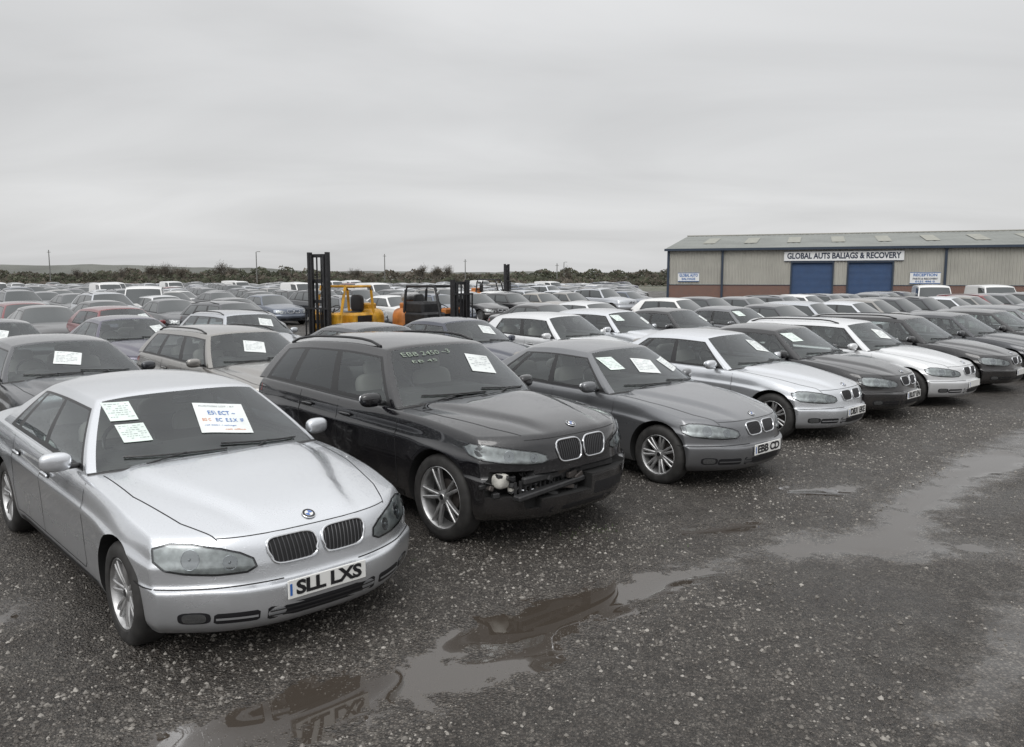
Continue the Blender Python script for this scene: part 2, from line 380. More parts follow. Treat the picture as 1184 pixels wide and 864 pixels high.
def build_type(tn,levels,damaged=False,far=False):
    P=TYPEP[tn]; L=P['L']; zb,zt,zs,w=[curve(P[k]) for k in('zb','zt','zs','w')]; zr=curve(P['zr'])
    xf=curve([(0,.10),(.1,.035),(.28,.008),(.47,0),(.515,.008),(.535,.05),(.60,.058),(.8,.075),(.94,.10),(1,.14)])
    xr=curve([(0,L-.15),(.2,L-.03),(.42,L),(.53,L-.01),(.6,L-.05),(.85,L-.06),(1,L-.13)])
    sec=curve([(0,.93),(.12,.972),(.4,.990),(.62,.998),(.735,1.006),(.775,.985),(.86,.980),(.95,.964),(1,.942)])
    Rt=P['Rt']; Ra=Rt+.04; axs=[P['sf'],P['sr']]
    flare=.018 if tn!='suv' else .028
    def f(a,b,c):
        ab=abs(b); s0=xf(c)+P['Rf']*ab**P['pf']; s1=xr(c)-P['Rr']*ab**P['pr']; s=s0+(s1-s0)*a
        z1=zs(s)+(zt(s)-zs(s))*(1-ab**2.8)
        if c>.9 and s<P['wb']+.5:
            rr=.36+.34*sstep(.1,1.4,s); z1+=(.026*sstep(rr+.045,rr-.03,ab)-.008*math.exp(-((ab-rr-.07)/.05)**2))*sstep(.08,.35,s)*(1-sstep(P['wb'],P['wb']+.4,s))
        z=zb(s)+(z1-zb(s))*c
        y=b*w(s)*sec(c)
        if ab>.9 and c<.53 and c>.05:
            y+=math.copysign(.014*(1-sstep(.45,.62,s)+sstep(L-.7,L-.5,s)),b)
        if ab>.93:
            for ax in axs:
                d=math.hypot(s-ax,z-Rt); y+=math.copysign(flare*math.exp(-((d-Ra)/.08)**2),b)
        return (L/2-s,y,z)
    ca=P['wb']+.25; cb=P['rb']-.15
    def tag(k,a,b,c,q):
        if k=='bot': return 1
        if k=='top':
            s=L/2-sum(v[0] for v in q)/4
            if ca<s<cb and abs(b)<.86: return 3
        return 0
    A=dense([0,.008,.03,.06]+[.1,.9,.95,.985,1],.03)
    B=sym([0,.16,.30,.38,.44,.50,.56,.62,.68,.74,.80,.88,.945,.985,1]) if not far else sym([0,.3,.58,.8,.93,1])
    C=[0,.05,.12,.22,.34,.46,.505,.52,.54,.58,.66,.72,.745,.79,.86,.92,.97,1] if not far else [0,.12,.3,.5,.545,.65,.735,.8,.92,1]
    cut=MB()
    for ax in axs:
        for sd in(-1,1):
            cut.lathe([(Ra,.60*sd),(Ra,1.2*sd)],'dark',n=56 if not far else 20,c=(L/2-ax,0,Rt+.005),cap=True)
    cme=cut.mesh('cut',0); cme.polygons.foreach_set('material_index',[1]*len(cme.polygons))
    mods=[('sub',levels),('b',cme)]
    if damaged:
        for (cc,dd) in (((L/2+.0,-.38,.535),(.32,.86,.20)),((L/2-.17,-.74,.565),(.32,.44,.20)),((L/2-.01,.38,.600),(.26,.74,.075)),((L/2+.02,-.66,.44),(.32,.34,.16))):
            c2=MB(); c2.box(cc,dd,'dark'); c2m=c2.mesh('cut2',0); c2m.polygons.foreach_set('material_index',[1]*len(c2m.polygons)); mods.append(('b',c2m))
    lower0=boxgrid(A,B,C,f,tag)
    for k in range(4): lower0.materials.append(None)
    for mm in [m for k,m in mods if k=='b']:
        while len(mm.materials)<4: mm.materials.append(None)
    hull=evalmods(lower0.copy(),[('sub',levels)])
    lower=evalmods(lower0,mods)
    wb,wt,rb,rt=P['wb'],P['wt'],P['rb'],P['rt']
    def g(a,b,c):
        ab=abs(b)
        def S(cc):
            s0=(wb+.27*ab**2.2)*(1-cc)+(wt+.13*ab**2.2)*cc; s1=(rb-.16*ab**2.5)*(1-cc)+(rt-.08*ab**2.5)*cc
            return s0+(s1-s0)*a
        s=S(c); stp=S(1)
        ztop=zr(stp)-.070*ab**2.8; zbs=zs(s)+(zt(s)-zs(s))*(1-(ab*.93)**2.8)-.012
        z=zbs+(ztop-zbs)*c
        hb=w(s)*sec(.97)*.965; e=min(stp-wt,rt-stp); ht=P['wr']*(1-.05*math.exp(-max(e,0)/.3))
        hw=hb+(ht-hb)*(c**1.3)
        return (L/2-s,b*hw,z)
    win=P['win']
    al=[0,.018,1,.982]
    for (p,q) in win: al+=[p,q,max(.02,p-.012),q+.012]
    A2=dense(al,.075); B2=sym([0,.3,.6,.8,.9,.94,.978,1]); C2=[0,.04,.085,.3,.55,.76,.83,.86,.91,.955,1]
    def tag2(k,a,b,c,q):
        ab=abs(b)
        if k=='front':
            if ab<.94 and .04<c<.955: return 3
            if c<.04: return 2
            if ab<.94: return 2 if c<.955 else 0
            return 0
        if k=='rear':
            if ab<.90 and .085<c<.91 : return 4
            return 0
        if k=='side':
            for (p,q_) in win:
                if p<a<q_ and .085<c<.83: return 5
            if win[0][0]-.013<a<win[-1][1]+.013 and .04<c<.86: return 2
            return 0
        if k=='bot': return 1
        return 0
    cab0=boxgrid(A2,B2,C2,g,tag2)
    for k in range(6): cab0.materials.append(None)
    cab=evalmods(cab0,[('sub',levels)])
    for m_ in (lower,cab):
        m_.polygons.foreach_set('use_smooth',[True]*len(m_.polygons)); m_.set_sharp_from_angle(angle=math.radians(38))
    bvh=BVHTree.FromPolygons([v.co.copy() for v in hull.vertices],[list(p.vertices) for p in hull.polygons])
    cbv=BVHTree.FromPolygons([v.co.copy() for v in cab.vertices],[list(p.vertices) for p in cab.polygons])
    def ray(bv,o,d):
        o=Vector(o);d=Vector(d).normalized(); h=bv.ray_cast(o,d)
        if h[0] is None:
            h=bv.find_nearest(o+d*1.0)
        n=h[1].copy()
        if n.dot(d)>0: n=-n
        return h[0].copy(),n
    pf=lambda y,z: ray(bvh,(L/2+1,y,z),(-1,0,0))
    def ps(sd): return lambda s,z: ray(bvh,(L/2-s,sd*1.6,z),(0,-sd,0))
    pt=lambda s,y: ray(bvh,(L/2-s,y,2.2),(0,0,-1))
    def pc(sd,cs=.95,cy=.25,front=1):
        def q(phi,z):
            a=math.radians(phi); d=Vector((front*math.cos(a),sd*math.sin(a),0)); c=Vector((L/2-cs if front>0 else -L/2+cs,sd*cy,z))
            return ray(bvh,c+d*1.9,-d)
        return q
    pw=lambda y,z: ray(cbv,(L/2+.5,y,z),(-1,0,0))
    parts=[]
    def part(name,me,parent=None,loc=(0,0,0),rz=0,mid=True,label=None):
        parts.append(dict(name=name,mesh=me,parent=parent,loc=loc,rz=rz,mid=mid,label=label)); return len(parts)-1
    bmats=['PAINT','dark','trim','carpet']
    cabsel=[p.index for p in cab.polygons if p.material_index in(0,2)]
    doorsel={}; bonsel=[]
    if not far:
        for p in lower.polygons:
            if p.material_index!=0: continue
            c=p.center; s=L/2-c.x; n=p.normal
            if abs(n.y)>.6 and c.z>zb(s)+.11 and abs(c.y)>.6:
                for di,(d0,d1) in enumerate(P['doors']):
                    if d0<s<d1:
                        ok=all(math.hypot(s-ax,c.z-Rt)>Ra+.07 for ax in axs)
                        if ok: doorsel.setdefault((di,1 if c.y>0 else -1),[]).append(p.index)
            elif n.z>.72 and .2<s<P['wb']+.22 and abs(c.y)<(.60+.16*min(1,max(0,(s-.2)/.8))) and c.z>zs(.3)-.02: bonsel.append(p.index)
        used=set(bonsel)
        for v in doorsel.values(): used|=set(v)
    else: used=set()
    lowsel=[p.index for p in lower.polygons if p.index not in used]
    body=extract([(lower,lowsel),(cab,cabsel)],bmats,'body_'+tn)
    part('body',body)
    if bonsel: part('bonnet',extract([(lower,bonsel)],bmats,'bonnet_'+tn))
    dpart={}
    for k,v in doorsel.items(): dpart[k]=part('door',extract([(lower,v)],bmats,'door_'+tn),mid=True)
    gk='glass_far' if far else 'glass'
    def gsel(mi,test=lambda p:True): return [p.index for p in cab.polygons if p.material_index==mi and test(p)]
    def gmesh(sel,nm,key):
        me=extract([(cab,sel)],[key],nm); me.polygons.foreach_set('material_index',[0]*len(me.polygons)); return me
    part('windscreen',gmesh(gsel(3),'windscreen_'+tn,gk))
    part('rear_window',gmesh(gsel(4),'rearwin_'+tn,gk))
    sidep=gsel(5)
    groups={}
    parent={}
    def find(x):
        while parent[x]!=x: parent[x]=parent[parent[x]]; x=parent[x]
        return x
    for pi in sidep:
        vs=[v for v in cab.polygons[pi].vertices]
        for v in vs: parent.setdefault(v,v)
        for v in vs[1:]:
            a,b=find(vs[0]),find(v)
            if a!=b: parent[a]=b
    for pi in sidep: groups.setdefault(find(cab.polygons[pi].vertices[0]),[]).append(pi)
    for gsl in groups.values():
        s=L/2-cab.polygons[gsl[0]].center.x
        key=gk if far else ('tint' if (P['tint'] and s>P['doors'][0][1]-.1) else 'glass')
        part('side_window',gmesh(gsl,'sidewin_'+tn,key))
    # wheels
    tyre=MB(); wt_=.105; n=48 if not far else 16
    tyre.lathe([(Rt-.108,wt_-.02),(Rt-.095,wt_-.004),(Rt-.055,wt_+.003),(Rt-.02,wt_-.008),(Rt-.004,wt_-.028),(Rt,wt_-.05),(Rt,-wt_+.05),(Rt-.004,-wt_+.03),(Rt-.03,-wt_),(Rt-.10,-wt_),(Rt-.108,-wt_+.02)],'rubber',n=n)
    rim=MB(); Rr_=Rt-.102
    rim.lathe([(Rr_+.004,wt_-.016),(Rr_-.006,wt_-.010),(Rr_-.014,wt_-.02),(Rr_-.022,wt_-.045),(Rr_-.03,-.02),(Rr_-.03,-.09)],'alloy',n=n)
    if far:
        rim.lathe([(.001,wt_-.04),(Rr_-.01,wt_-.035)],'alloy',n=n)
    else:
        rim.lathe([(.001,-.03),(Rr_-.028,-.032)],'dark',n=n)
        rim.lathe([(.001,.005),(.14,.004),(.145,-.005)],'brake',n=32)
        rim.lathe([(.001,wt_-.028),(.028,wt_-.028),(.032,wt_-.033),(.058,wt_-.04),(.064,wt_-.06),(.05,.0)],'alloy',n=24)
        rim.lathe([(.001,wt_-.0265),(.024,wt_-.0275)],'trim',n=20)
        ns=14 if tn!='suv' else 10
        for i in range(ns):
            if tn=='suv': a=2*math.pi*(i//2)/(ns//2)+(.17 if i%2 else -.17)
            else: a=2*math.pi*(i//2)/(ns//2)+(.13 if i%2 else -.13)
            a0=2*math.pi*(i//2)/(ns//2)+(.10 if i%2 else -.10)*1.6
            vs=[];fs=[]
            K=6
            for k in range(K+1):
                t=k/K; r=.05+(Rr_-.012-.05)*t; an=a0*(1-t)+a*t; yy=wt_-.045+.028*math.sin(t*1.5)-.01*t; hw=(.015-.003*t)
                rd=Vector((math.cos(an),0,math.sin(an))); td=Vector((-math.sin(an),0,math.cos(an)))
                c=rd*r+Vector((0,yy,0)); vs+=[c-td*hw-Vector((0,.03,0)),c-td*hw,c-td*hw*.5+Vector((0,.006,0)),c+td*hw*.5+Vector((0,.006,0)),c+td*hw,c+td*hw-Vector((0,.03,0))]
            for k in range(K):
                for e in range(5): fs.append((k*6+e,k*6+e+1,k*6+7+e,k*6+6+e))
            rim.add(vs,fs,'alloy')
    tym=tyre.mesh('tyre_'+tn); rm=rim.mesh('rim_'+tn,30)
    for ax in axs:
        for sd in(-1,1):
            yw=w(ax)-wt_-.008
            loc=(L/2-ax,sd*yw,Rt-.004)
            part('wheel',None,None,loc,0 if sd>0 else math.pi)
            wi=len(parts)-1
            part('tyre',tym,wi); part('rim',rm,wi)
    # headlights
    hl=P['hl']
    for sd in(-1,1):
        q=pc(sd); m=MB(); pts=[]
        N=len(hl)
        for i in range(N):
            a,b=hl[i],hl[(i+1)%N]
            for k in range(3 if not far else 1): t=k/3; pts.append((a[0]+(b[0]-a[0])*t,a[1]+(b[1]-a[1])*t))
        m.patch(pts,q,'lamp',off=.002,rings=5 if not far else 2)
        if not far:
            rs=((19,.040),(34,.054)) if tn!='suv' else ((18,.034),(32,.042))
            for (ph,rr) in rs:
                zu=np.interp(ph,[p[0] for p in hl[1:6]],[p[1] for p in hl[1:6]]); lo=sorted(hl[7:]); zl_=np.interp(ph,[p[0] for p in lo],[p[1] for p in lo]); zc=(zu+zl_)/2
                rr=min(rr,(zu-zl_)*.46)
                circ=[(ph+rr*.9/.0135*math.cos(t),zc+rr*math.sin(t)) for t in np.linspace(0,2*math.pi,24,endpoint=False)]
                m.patch(circ,q,'lampdark',off=.004,rings=3,skirt=0)
                ring=[q(*c)[0]+q(*c)[1]*.004 for c in circ]; m.tube(ring,.0022,'bulb',6,True)
                cc,nn=q(ph,zc); m.sell(cc+nn*.002,(.010,.022,.022),'bulb',1.0,12,8)
        hi=part('headlight',m.mesh('headlight_'+tn))
        if not far:
            m=MB(); m.patch(pts,q,'lens',off=.010,rings=6,skirt=0); part('lens',m.mesh('lens_'+tn,60),hi,mid=False)
            m=MB(); m.ribbon([p for p in pts],q,'gapm',w=.012,off=.0035,sub=3,closed=True); part('lamp_surround',m.mesh('lampsur_'+tn),hi,mid=False)
    # kidneys
    ky,kz,kw,kh=P['kid']
    for sd in(-1,1):
        m=MB(); o=[]
        for t in np.linspace(0,2*math.pi,40 if not far else 10,endpoint=False):
            c_,s_=math.cos(t),math.sin(t); uu=kw*math.copysign(abs(c_)**.45,c_); vv=kh*math.copysign(abs(s_)**.5,s_)
            if vv<0: uu*=.93
            o.append((sd*(ky+uu+.10*vv),kz+vv))
        if tn=='van':
            m.patch(o,pf,'plastic',off=.003,rings=2)
        else:
            m.patch(o,pf,'gapm',off=.002,rings=4 if not far else 1)
            if far: m.tube([pf(*p)[0]+pf(*p)[1]*.006 for p in o],.010,'chrome',4,True)
            else:
                m.tube([pf(*p)[0]+pf(*p)[1]*.006 for p in o],.0082,'chrome',8,True)
                for k in range(11):
                    u=-kw*.86+kw*1.72*k/10; hh=kh*(1-abs(u/kw)**5)**.5*.9
                    pts2=[(sd*(ky+u+.10*v),kz+v) for v in np.linspace(-hh,hh,5)]
                    m.tube([pf(*p)[0]+pf(*p)[1]*.005 for p in pts2],.0034,'slat',5)
        part('grille',m.mesh('grille_'+tn))
    # bumper intakes
    zlow=zb(.2)
    def rr(y0,y1,z0,z1):
        return [(y0,z0+.01),(y0,z1-.01),(y0+.015,z1)]+[(y0+(y1-y0)*t,z1) for t in (.25,.5,.75)]+[(y1-.015,z1),(y1,z1-.01),(y1,z0+.01),(y1-.015,z0)]+[(y0+(y1-y0)*t,z0) for t in (.75,.5,.25)]+[(y0+.015,z0)]
    if damaged:
        m=MB(); m.patch(rr(.09,.56,zlow+.13,zlow+.235),pf,'ink',off=.002,rings=3); m.patch(rr(-.40,.5,zlow+.05,zlow+.10),pf,'ink',off=.002,rings=3); part('air_intake',m.mesh('intake_dmg'))
    else:
        m=MB()
        m.patch(rr(-.36,.36,zlow+.07,zlow+.15),pf,'ink',off=.002,rings=3)
        for sd in(-1,1):
            m.patch([(sd*y,z) for y,z in rr(.40,.62,zlow+.08,zlow+.145)],pf,'ink',off=.002,rings=3)
        if not far:
            for zz in (.095,.122): m.ribbon([(-.35,zlow+zz),(.35,zlow+zz)],pf,'plastic',w=.009,off=.007,sub=14)
            for sd in(-1,1): m.ribbon([(sd*.41,zlow+.112),(sd*.61,zlow+.112)],pf,'PAINT',w=.014,off=.007,sub=8)
        part('air_intake',m.mesh('intake_'+tn))
        if not far:
            for sd in(-1,1):
                q=pc(sd); m=MB(); c=(33,zlow+.12); o=[(c[0]+4.6*math.copysign(abs(math.cos(t))**.6,math.cos(t)),c[1]+.028*math.copysign(abs(math.sin(t))**.6,math.sin(t))) for t in np.linspace(0,2*math.pi,20,endpoint=False)]
                m.patch([(c[0]+(p[0]-c[0])*1.35,c[1]+(p[1]-c[1])*1.3) for p in o],q,'ink',off=.002,rings=2); m.patch(o,q,'lampdark',off=.005,rings=3)
                part('fog_light',m.mesh('fog_'+tn),mid=False)
    if not far:
        m=MB()
        for sd in(-1,1):
            q=ps(sd)
            for di,(d0,d1) in enumerate(P['doors']):
                zt0=zs(d0)-.02; zt1=zs(d1)-.02; zl=zb(d0)+.11
                if di==0: m.ribbon([(d0,zt0),(d0+.0,zl+.04),(d0+.04,zl),(d1,zl)],q,'gapm',w=.007,sub=10)
                m.ribbon([(d1,zt1),(d1,max(zl,.0)+ (0 if di==0 else .30))],q,'gapm',w=.007,sub=10)
                if di==1:
                    sr_=P['sr']
                    an=[(sr_-(Ra+.075)*math.cos(t),Rt+(Ra+.075)*math.sin(t)) for t in np.linspace(1.0,-.15,7)]
                    an=[p for p in an if p[0]<d1+.02 and p[1]>zl] or [(d1-.02,zl+.15)]
                    m.ribbon([(d1,zt1-.12)]+an+[(an[-1][0],zl),(d0,zl)],q,'gapm',w=.007,sub=5)
            if not damaged:
                zz=zb(.3)+.545*(zs(.35)-zb(.3)); q2=pc(sd); m.ribbon([(0,zz+.004),(20,zz+.003),(40,zz),(64,zz)],q2,'gapm',w=.008,sub=10)
            m.ribbon([(.24,sd*.56),(.5,sd*.66),(1.0,sd*.755),(P['wb']+.18,sd*.775)],pt,'gapm',w=.007,sub=8)
            m.ribbon([(axs[0]+Ra+.1,zb(1.5)+.045),(axs[1]-Ra-.1,zb(1.5)+.05)],q,'trim',w=.05,off=.004,sub=16)
        m.ribbon([(-.56,kz+kh+.024),(-.3,kz+kh+.024),(.3,kz+kh+.024),(.56,kz+kh+.024)],pf,'gapm',w=.006,sub=6)
        part('panel_gap',m.mesh('gaps_'+tn,0),mid=False)
        for (di,sd),pi_ in dpart.items():
            q=ps(sd); d1=P['doors'][di][1]; sH=d1-.17; zH=zs(sH)-.135
            P0,n0=q(sH,zH); m=MB()
            m.sell(P0+n0*.022,(.19,.022,.028),'PAINT',.55,16,8); m.sell(P0+n0*.002,(.17,.012,.05),'trim',.6,14,6)
            part('handle',m.mesh('handle_'+tn),pi_,mid=False)
        for sd in(-1,1):
            sM=P['wb']+.50; zM=zs(sM)+.075; yb=w(sM)*.93
            m=MB(); R=Matrix.Rotation(sd*.2,3,'Z')
            m.sell((L/2-sM,sd*(yb+.12),zM),(.10,.20,.13),'PAINT',.72,22,14,R)
            m.sell((L/2-sM-.044,sd*(yb+.122),zM),(.02,.17,.10),'chrome',.7,16,8,R)
            m.box((L/2-sM+.005,sd*(yb+.02),zM-.04),(.06,.10,.03),'trim',bev=.01)
            part('wing_mirror',m.mesh('mirror_'+tn,50))
        m=MB(); zc=g(0,0,.07)[2]
        for (y0,y1,z1) in ((-.62,.02,.04),(.0,.62,.05)):
            pts=[pw(y0+(y1-y0)*t,zc-.03*abs(y0+(y1-y0)*t)+.01+z1*(1-t)*.6) for t in np.linspace(0,1,8)]
            m.tube([a+b*.012 for a,b in pts],.007,'trim',5)
            a,b=pts[4]; c,d=pw(y1*.55+y0*.45-.25,zc-.03); m.tube([a+b*.02,c+d*.02],.006,'trim',5)
        part('wiper',m.mesh('wipers_'+tn),mid=False)
        m=MB()
        zbel=zs(2.4)
        m.sell((L/2-(wb+.55),0,zbel-.02),(.62,1.36,.16),'interior',.5,24,10); m.sell((L/2-(wb+.72),-.37,zbel+.04),(.2,.34,.10),'interior',.6)
        part('dashboard',m.mesh('dash_'+tn),mid=False)
        m=MB(); R=Matrix.Rotation(-.45,3,'Y'); c=Vector((L/2-(wb+.92),-.37,zbel+.035))
        m.tube([c+R@Vector((0,.185*math.cos(t),.185*math.sin(t))) for t in np.linspace(0,2*math.pi,28,endpoint=False)],.015,'trim',8,True)
        m.sell(c,(.05,.12,.1),'trim',.8)
        for an in(0,math.pi,-math.pi/2): m.tube([c,c+R@Vector((0,.185*math.cos(an),.185*math.sin(an)))],.014,'trim',6)
        part('steering_wheel',m.mesh('swheel_'+tn),mid=False)
        R=Matrix.Rotation(-.22,3,'Y')
        sF=(wb+wt)/2+.98; sB=sF+.85
        for sx,ys in ((sF,(-.36,.36)),(sB,(-.36,.36))):
            for yy in ys:
                m=MB(); m.sell((L/2-sx,yy,zbel-.0),(.15,.48,.38),'seat',.5,18,10,R); m.sell((L/2-sx-.05,yy,zbel+.235),(.09,.25,.15),'seat',.6,16,10,R)
                m.tube([(L/2-sx-.04,yy-.06,zbel+.08),(L/2-sx-.05,yy-.06,zbel+.2)],.006,'chrome',5); m.tube([(L/2-sx-.04,yy+.06,zbel+.08),(L/2-sx-.05,yy+.06,zbel+.2)],.006,'chrome',5)
                part('seat',m.mesh('seat_'+tn),mid=False)
        a,b=pw(0,g(0,0,.86)[2]); m=MB(); m.sell(a-Vector((.09,0,.03)),(.03,.21,.06),'trim',.6); m.tube([a-Vector((.01,0,0)),a-Vector((.09,0,.02))],.008,'trim',5)
        part('interior_mirror',m.mesh('rvm_'+tn),mid=False)
        if tn!='van':
            P0,n0=pt(.21,0)
            m=MB(); Z=n0; X=Vector((0,1,0)); Y=Z.cross(X).normalized()
            X=Y.cross(Z).normalized(); Y=-Y if Y.x>0 else Y
            def disc(r,h,mat,a0=0,a1=2*math.pi,r0=0,n=24):
                ts=np.linspace(a0,a1,n); vs=[P0+Z*h+X*(r*math.cos(t))+Y*(r*math.sin(t)) for t in ts]
                vs0=[P0+Z*h+X*(r0*math.cos(t))+Y*(r0*math.sin(t)) for t in ts]
                m.add(vs+vs0,[(i,i+1,len(ts)+i+1,len(ts)+i) for i in range(len(ts)-1)],mat)
            disc(.041,.006,'chrome'); disc(.038,.0075,'ink'); disc(.026,.009,'plate')
            for k in (0,2): disc(.0235,.0105,'badgeblue',k*math.pi/2,(k+1)*math.pi/2,0.001,8)
            ring=[P0+Z*.006+X*(.041*math.cos(t))+Y*(.041*math.sin(t)) for t in np.linspace(0,2*math.pi,24,endpoint=False)]
            m.tube(ring,.003,'chrome',5,True)
            part('badge',m.mesh('badge_'+tn,0),mid=False)
    if P['rails']:
        for sd in(-1,1):
            m=MB(); pts=[]
            s0,s1=wt+.25,rt-.15
            for t in np.linspace(0,1,12 if not far else 4):
                s=s0+(s1-s0)*t; yy=P['wr']*.93; h=ray(cbv,(L/2-s,sd*yy,2.5),(0,0,-1))[0]
                pts.append(h+Vector((0,0,.035*min(1,min(t,1-t)*9)+.005)))
            m.tube(pts,.014,'trim',6); part('roof_rail',m.mesh('rail_'+tn))
    for sd in(-1,1):
        q=pc(sd,.8,.25,-1); m=MB(); zz=zs(L-.3); m.patch([(14,zz-.17),(14,zz-.05),(40,zz-.045),(62,zz-.05),(62,zz-.13),(40,zz-.17)],q,'red',off=.003,rings=3)
        part('tail_light',m.mesh('tail_'+tn),mid=not far)
    if damaged:
        m=MB(); X=L/2
        m.box((X-.13,-.10,.595),(.05,1.1,.06),'plastic',bev=.012)
        m.box((X-.10,-.36,.50),(.08,.78,.045),'plastic',Matrix.Rotation(.06,3,'X'),bev=.01)
        for k in range(12): m.box((X-.14,-.72+k*.055,.54),(.02,.012,.12),'plastic')
        rd=random.Random(3)
        for k in range(44):
            y=rd.uniform(-.88,.02); m.box((X-.12-abs(y)**3*.32+rd.uniform(-.03,.025),y,rd.uniform(.44,.64)),(rd.uniform(.03,.08),rd.uniform(.03,.14),rd.uniform(.012,.05)),rd.choice(['plastic','plastic','trim','trim','brake']),Matrix.Rotation(rd.uniform(-.5,.5),3,'X')@Matrix.Rotation(rd.uniform(-.5,.5),3,'Z'),bev=.006)
        for k in range(9):
            y=rd.uniform(-.8,-.2); pts=[(X-.10-abs(y)**3*.3-rd.uniform(0,.05),y+.04*j*rd.uniform(.4,1.2),.64-.055*j+rd.uniform(-.02,.02)) for j in range(5)]; m.tube(pts,.006,'plastic',5)
        part('damaged_bumper',m.mesh('dmg'),label='smashed front bumper corner with exposed crash beam')
        m=MB(); m.sell((X-.28,-.75,.59),(.12,.13,.12),'washer',.6); m.sell((X-.23,-.68,.52),(.06,.05,.08),'washer',.7); m.tube([(X-.2,-.64,.52),(X-.17,-.57,.49),(X-.15,-.5,.50)],.012,'chrome',6)
        part('washer_bottle',m.mesh('wsh'))
    bpy.data.meshes.remove(hull)
    info=dict(P=P,L=L,pf=pf,pw=pw,g=g,w=w,Rt=Rt,parts=parts,yw=w(P['sf'])-.06)
    return info
def joinmesh(info,tn):
    vs=[];fs=[];mi=[];mats=[]
    for p in info['parts']:
        if p['mesh'] is None: continue
        me=p['mesh']; loc=Vector(p['loc']); rz=p['rz']
        if p['parent'] is not None: q=info['parts'][p['parent']]; loc=Vector(q['loc']); rz=q['rz']
        Mx=Matrix.Translation(loc)@Matrix.Rotation(rz,4,'Z'); o=len(vs); vs+=[tuple(Mx@v.co) for v in me.vertices]; ks=me['mats'].split(',')
        loc_=[]
        for k in ks:
            if k not in mats: mats.append(k)
            loc_.append(mats.index(k))
        for pl in me.polygons: fs.append(tuple(a+o for a in pl.vertices)); mi.append(loc_[pl.material_index])
    r=bpy.data.meshes.new('parked_car_far_'+tn); r.from_pydata(vs,[],fs); r.polygons.foreach_set('material_index',mi)
    r.polygons.foreach_set('use_smooth',[True]*len(fs)); r.set_sharp_from_angle(angle=math.radians(38)); r['mats']=','.join(mats)
    for k in mats: r.materials.append(M.get(k))
    return r
NEAR={};FAR={}
for tn in('saloon','compact','hatch','estate','suv','van'):
    NEAR[tn]=build_type(tn,2 if tn!='van' else 1)
    FAR[tn]=joinmesh(build_type(tn,1,far=True),tn)
    print('built',tn,len(NEAR[tn]['parts'][0]['mesh'].polygons),len(FAR[tn].polygons),round(time.time()-T0,1))
NEAR['suv_damaged']=build_type('suv',2,damaged=True)
def platemesh(info,txt,name):
    z=info['P']['plz']; m=MB(); x=max(info['pf'](y,z+dz)[0].x for y in(-.25,0,.25) for dz in (-.05,.05))+.008
    m.box((x,0,z),(.012,.52,.112),'plate',bev=.003)
    m.box((x+.006,-.243,z),(.004,.014,.07),'badgeblue')
    a=m.mesh(name)
    if not txt: return a,None
    t=MB(); v,f=text2d(txt,.112,.0045,.95)
    W=max(p[0] for p in v)-min(p[0] for p in v); sx=min(1.25,.44/W)
    t.add([(x+.0085,p[0]*sx+.008,z+p[1]) for p in v],f,'ink')
    return a,t.mesh(name+'_lettering',0)
def papermesh(info,y0,y1,c0,c1,kind='lines',mat='paper',tilt=0.0,seed=0,txt=None):
    g=info['g']; pw=info['pw']; m=MB(); rd=random.Random(seed)
    def pr(u,v):
        y=y0+(y1-y0)*u+tilt*(v-.5)*.3; vv=v+tilt*(u-.5)*-1.0
        c=c0+(c1-c0)*vv; z=g(0,0,c)[2]-.035*abs(y); return pw(y,z)
    def gridq(u0,u1,v0,v1,off,mt,n=4):
        vs=[];fs=[]
        for i in range(n+1):
            for j in range(n+1):
                P,nn=pr(u0+(u1-u0)*i/n,v0+(v1-v0)*j/n); vs.append(P+nn*off)
        for i in range(n):
            for j in range(n): a=i*(n+1)+j; fs.append((a,a+n+1,a+n+2,a+1))
        m.add(vs,fs,mt)
    if kind!='marks': gridq(0,1,0,1,.006,mat,6)
    if kind=='lines':
        for r in range(7):
            v=.88-r*.115; u=.08
            while u<.88:
                l=rd.uniform(.04,.16); 
                if rd.random()<.7: gridq(u,min(.93,u+l),v-.012,v+.012,.0085,'inkg',1)
                u+=l+.04
    else:
        for (tx,uc,vc,us,vs_,mk) in txt:
            v,f=text2d(tx,.3,-.002 if kind=='marks' else .003); mx=max(abs(p[0]) for p in v); my=max(abs(p[1]) for p in v); vs=[]
            for p in v:
                P,nn=pr(uc+p[0]/mx*us,vc+p[1]/my*vs_); vs.append(P+nn*.0085)
            m.add(vs,f,mk)
    return m.mesh('paper_notice',0)

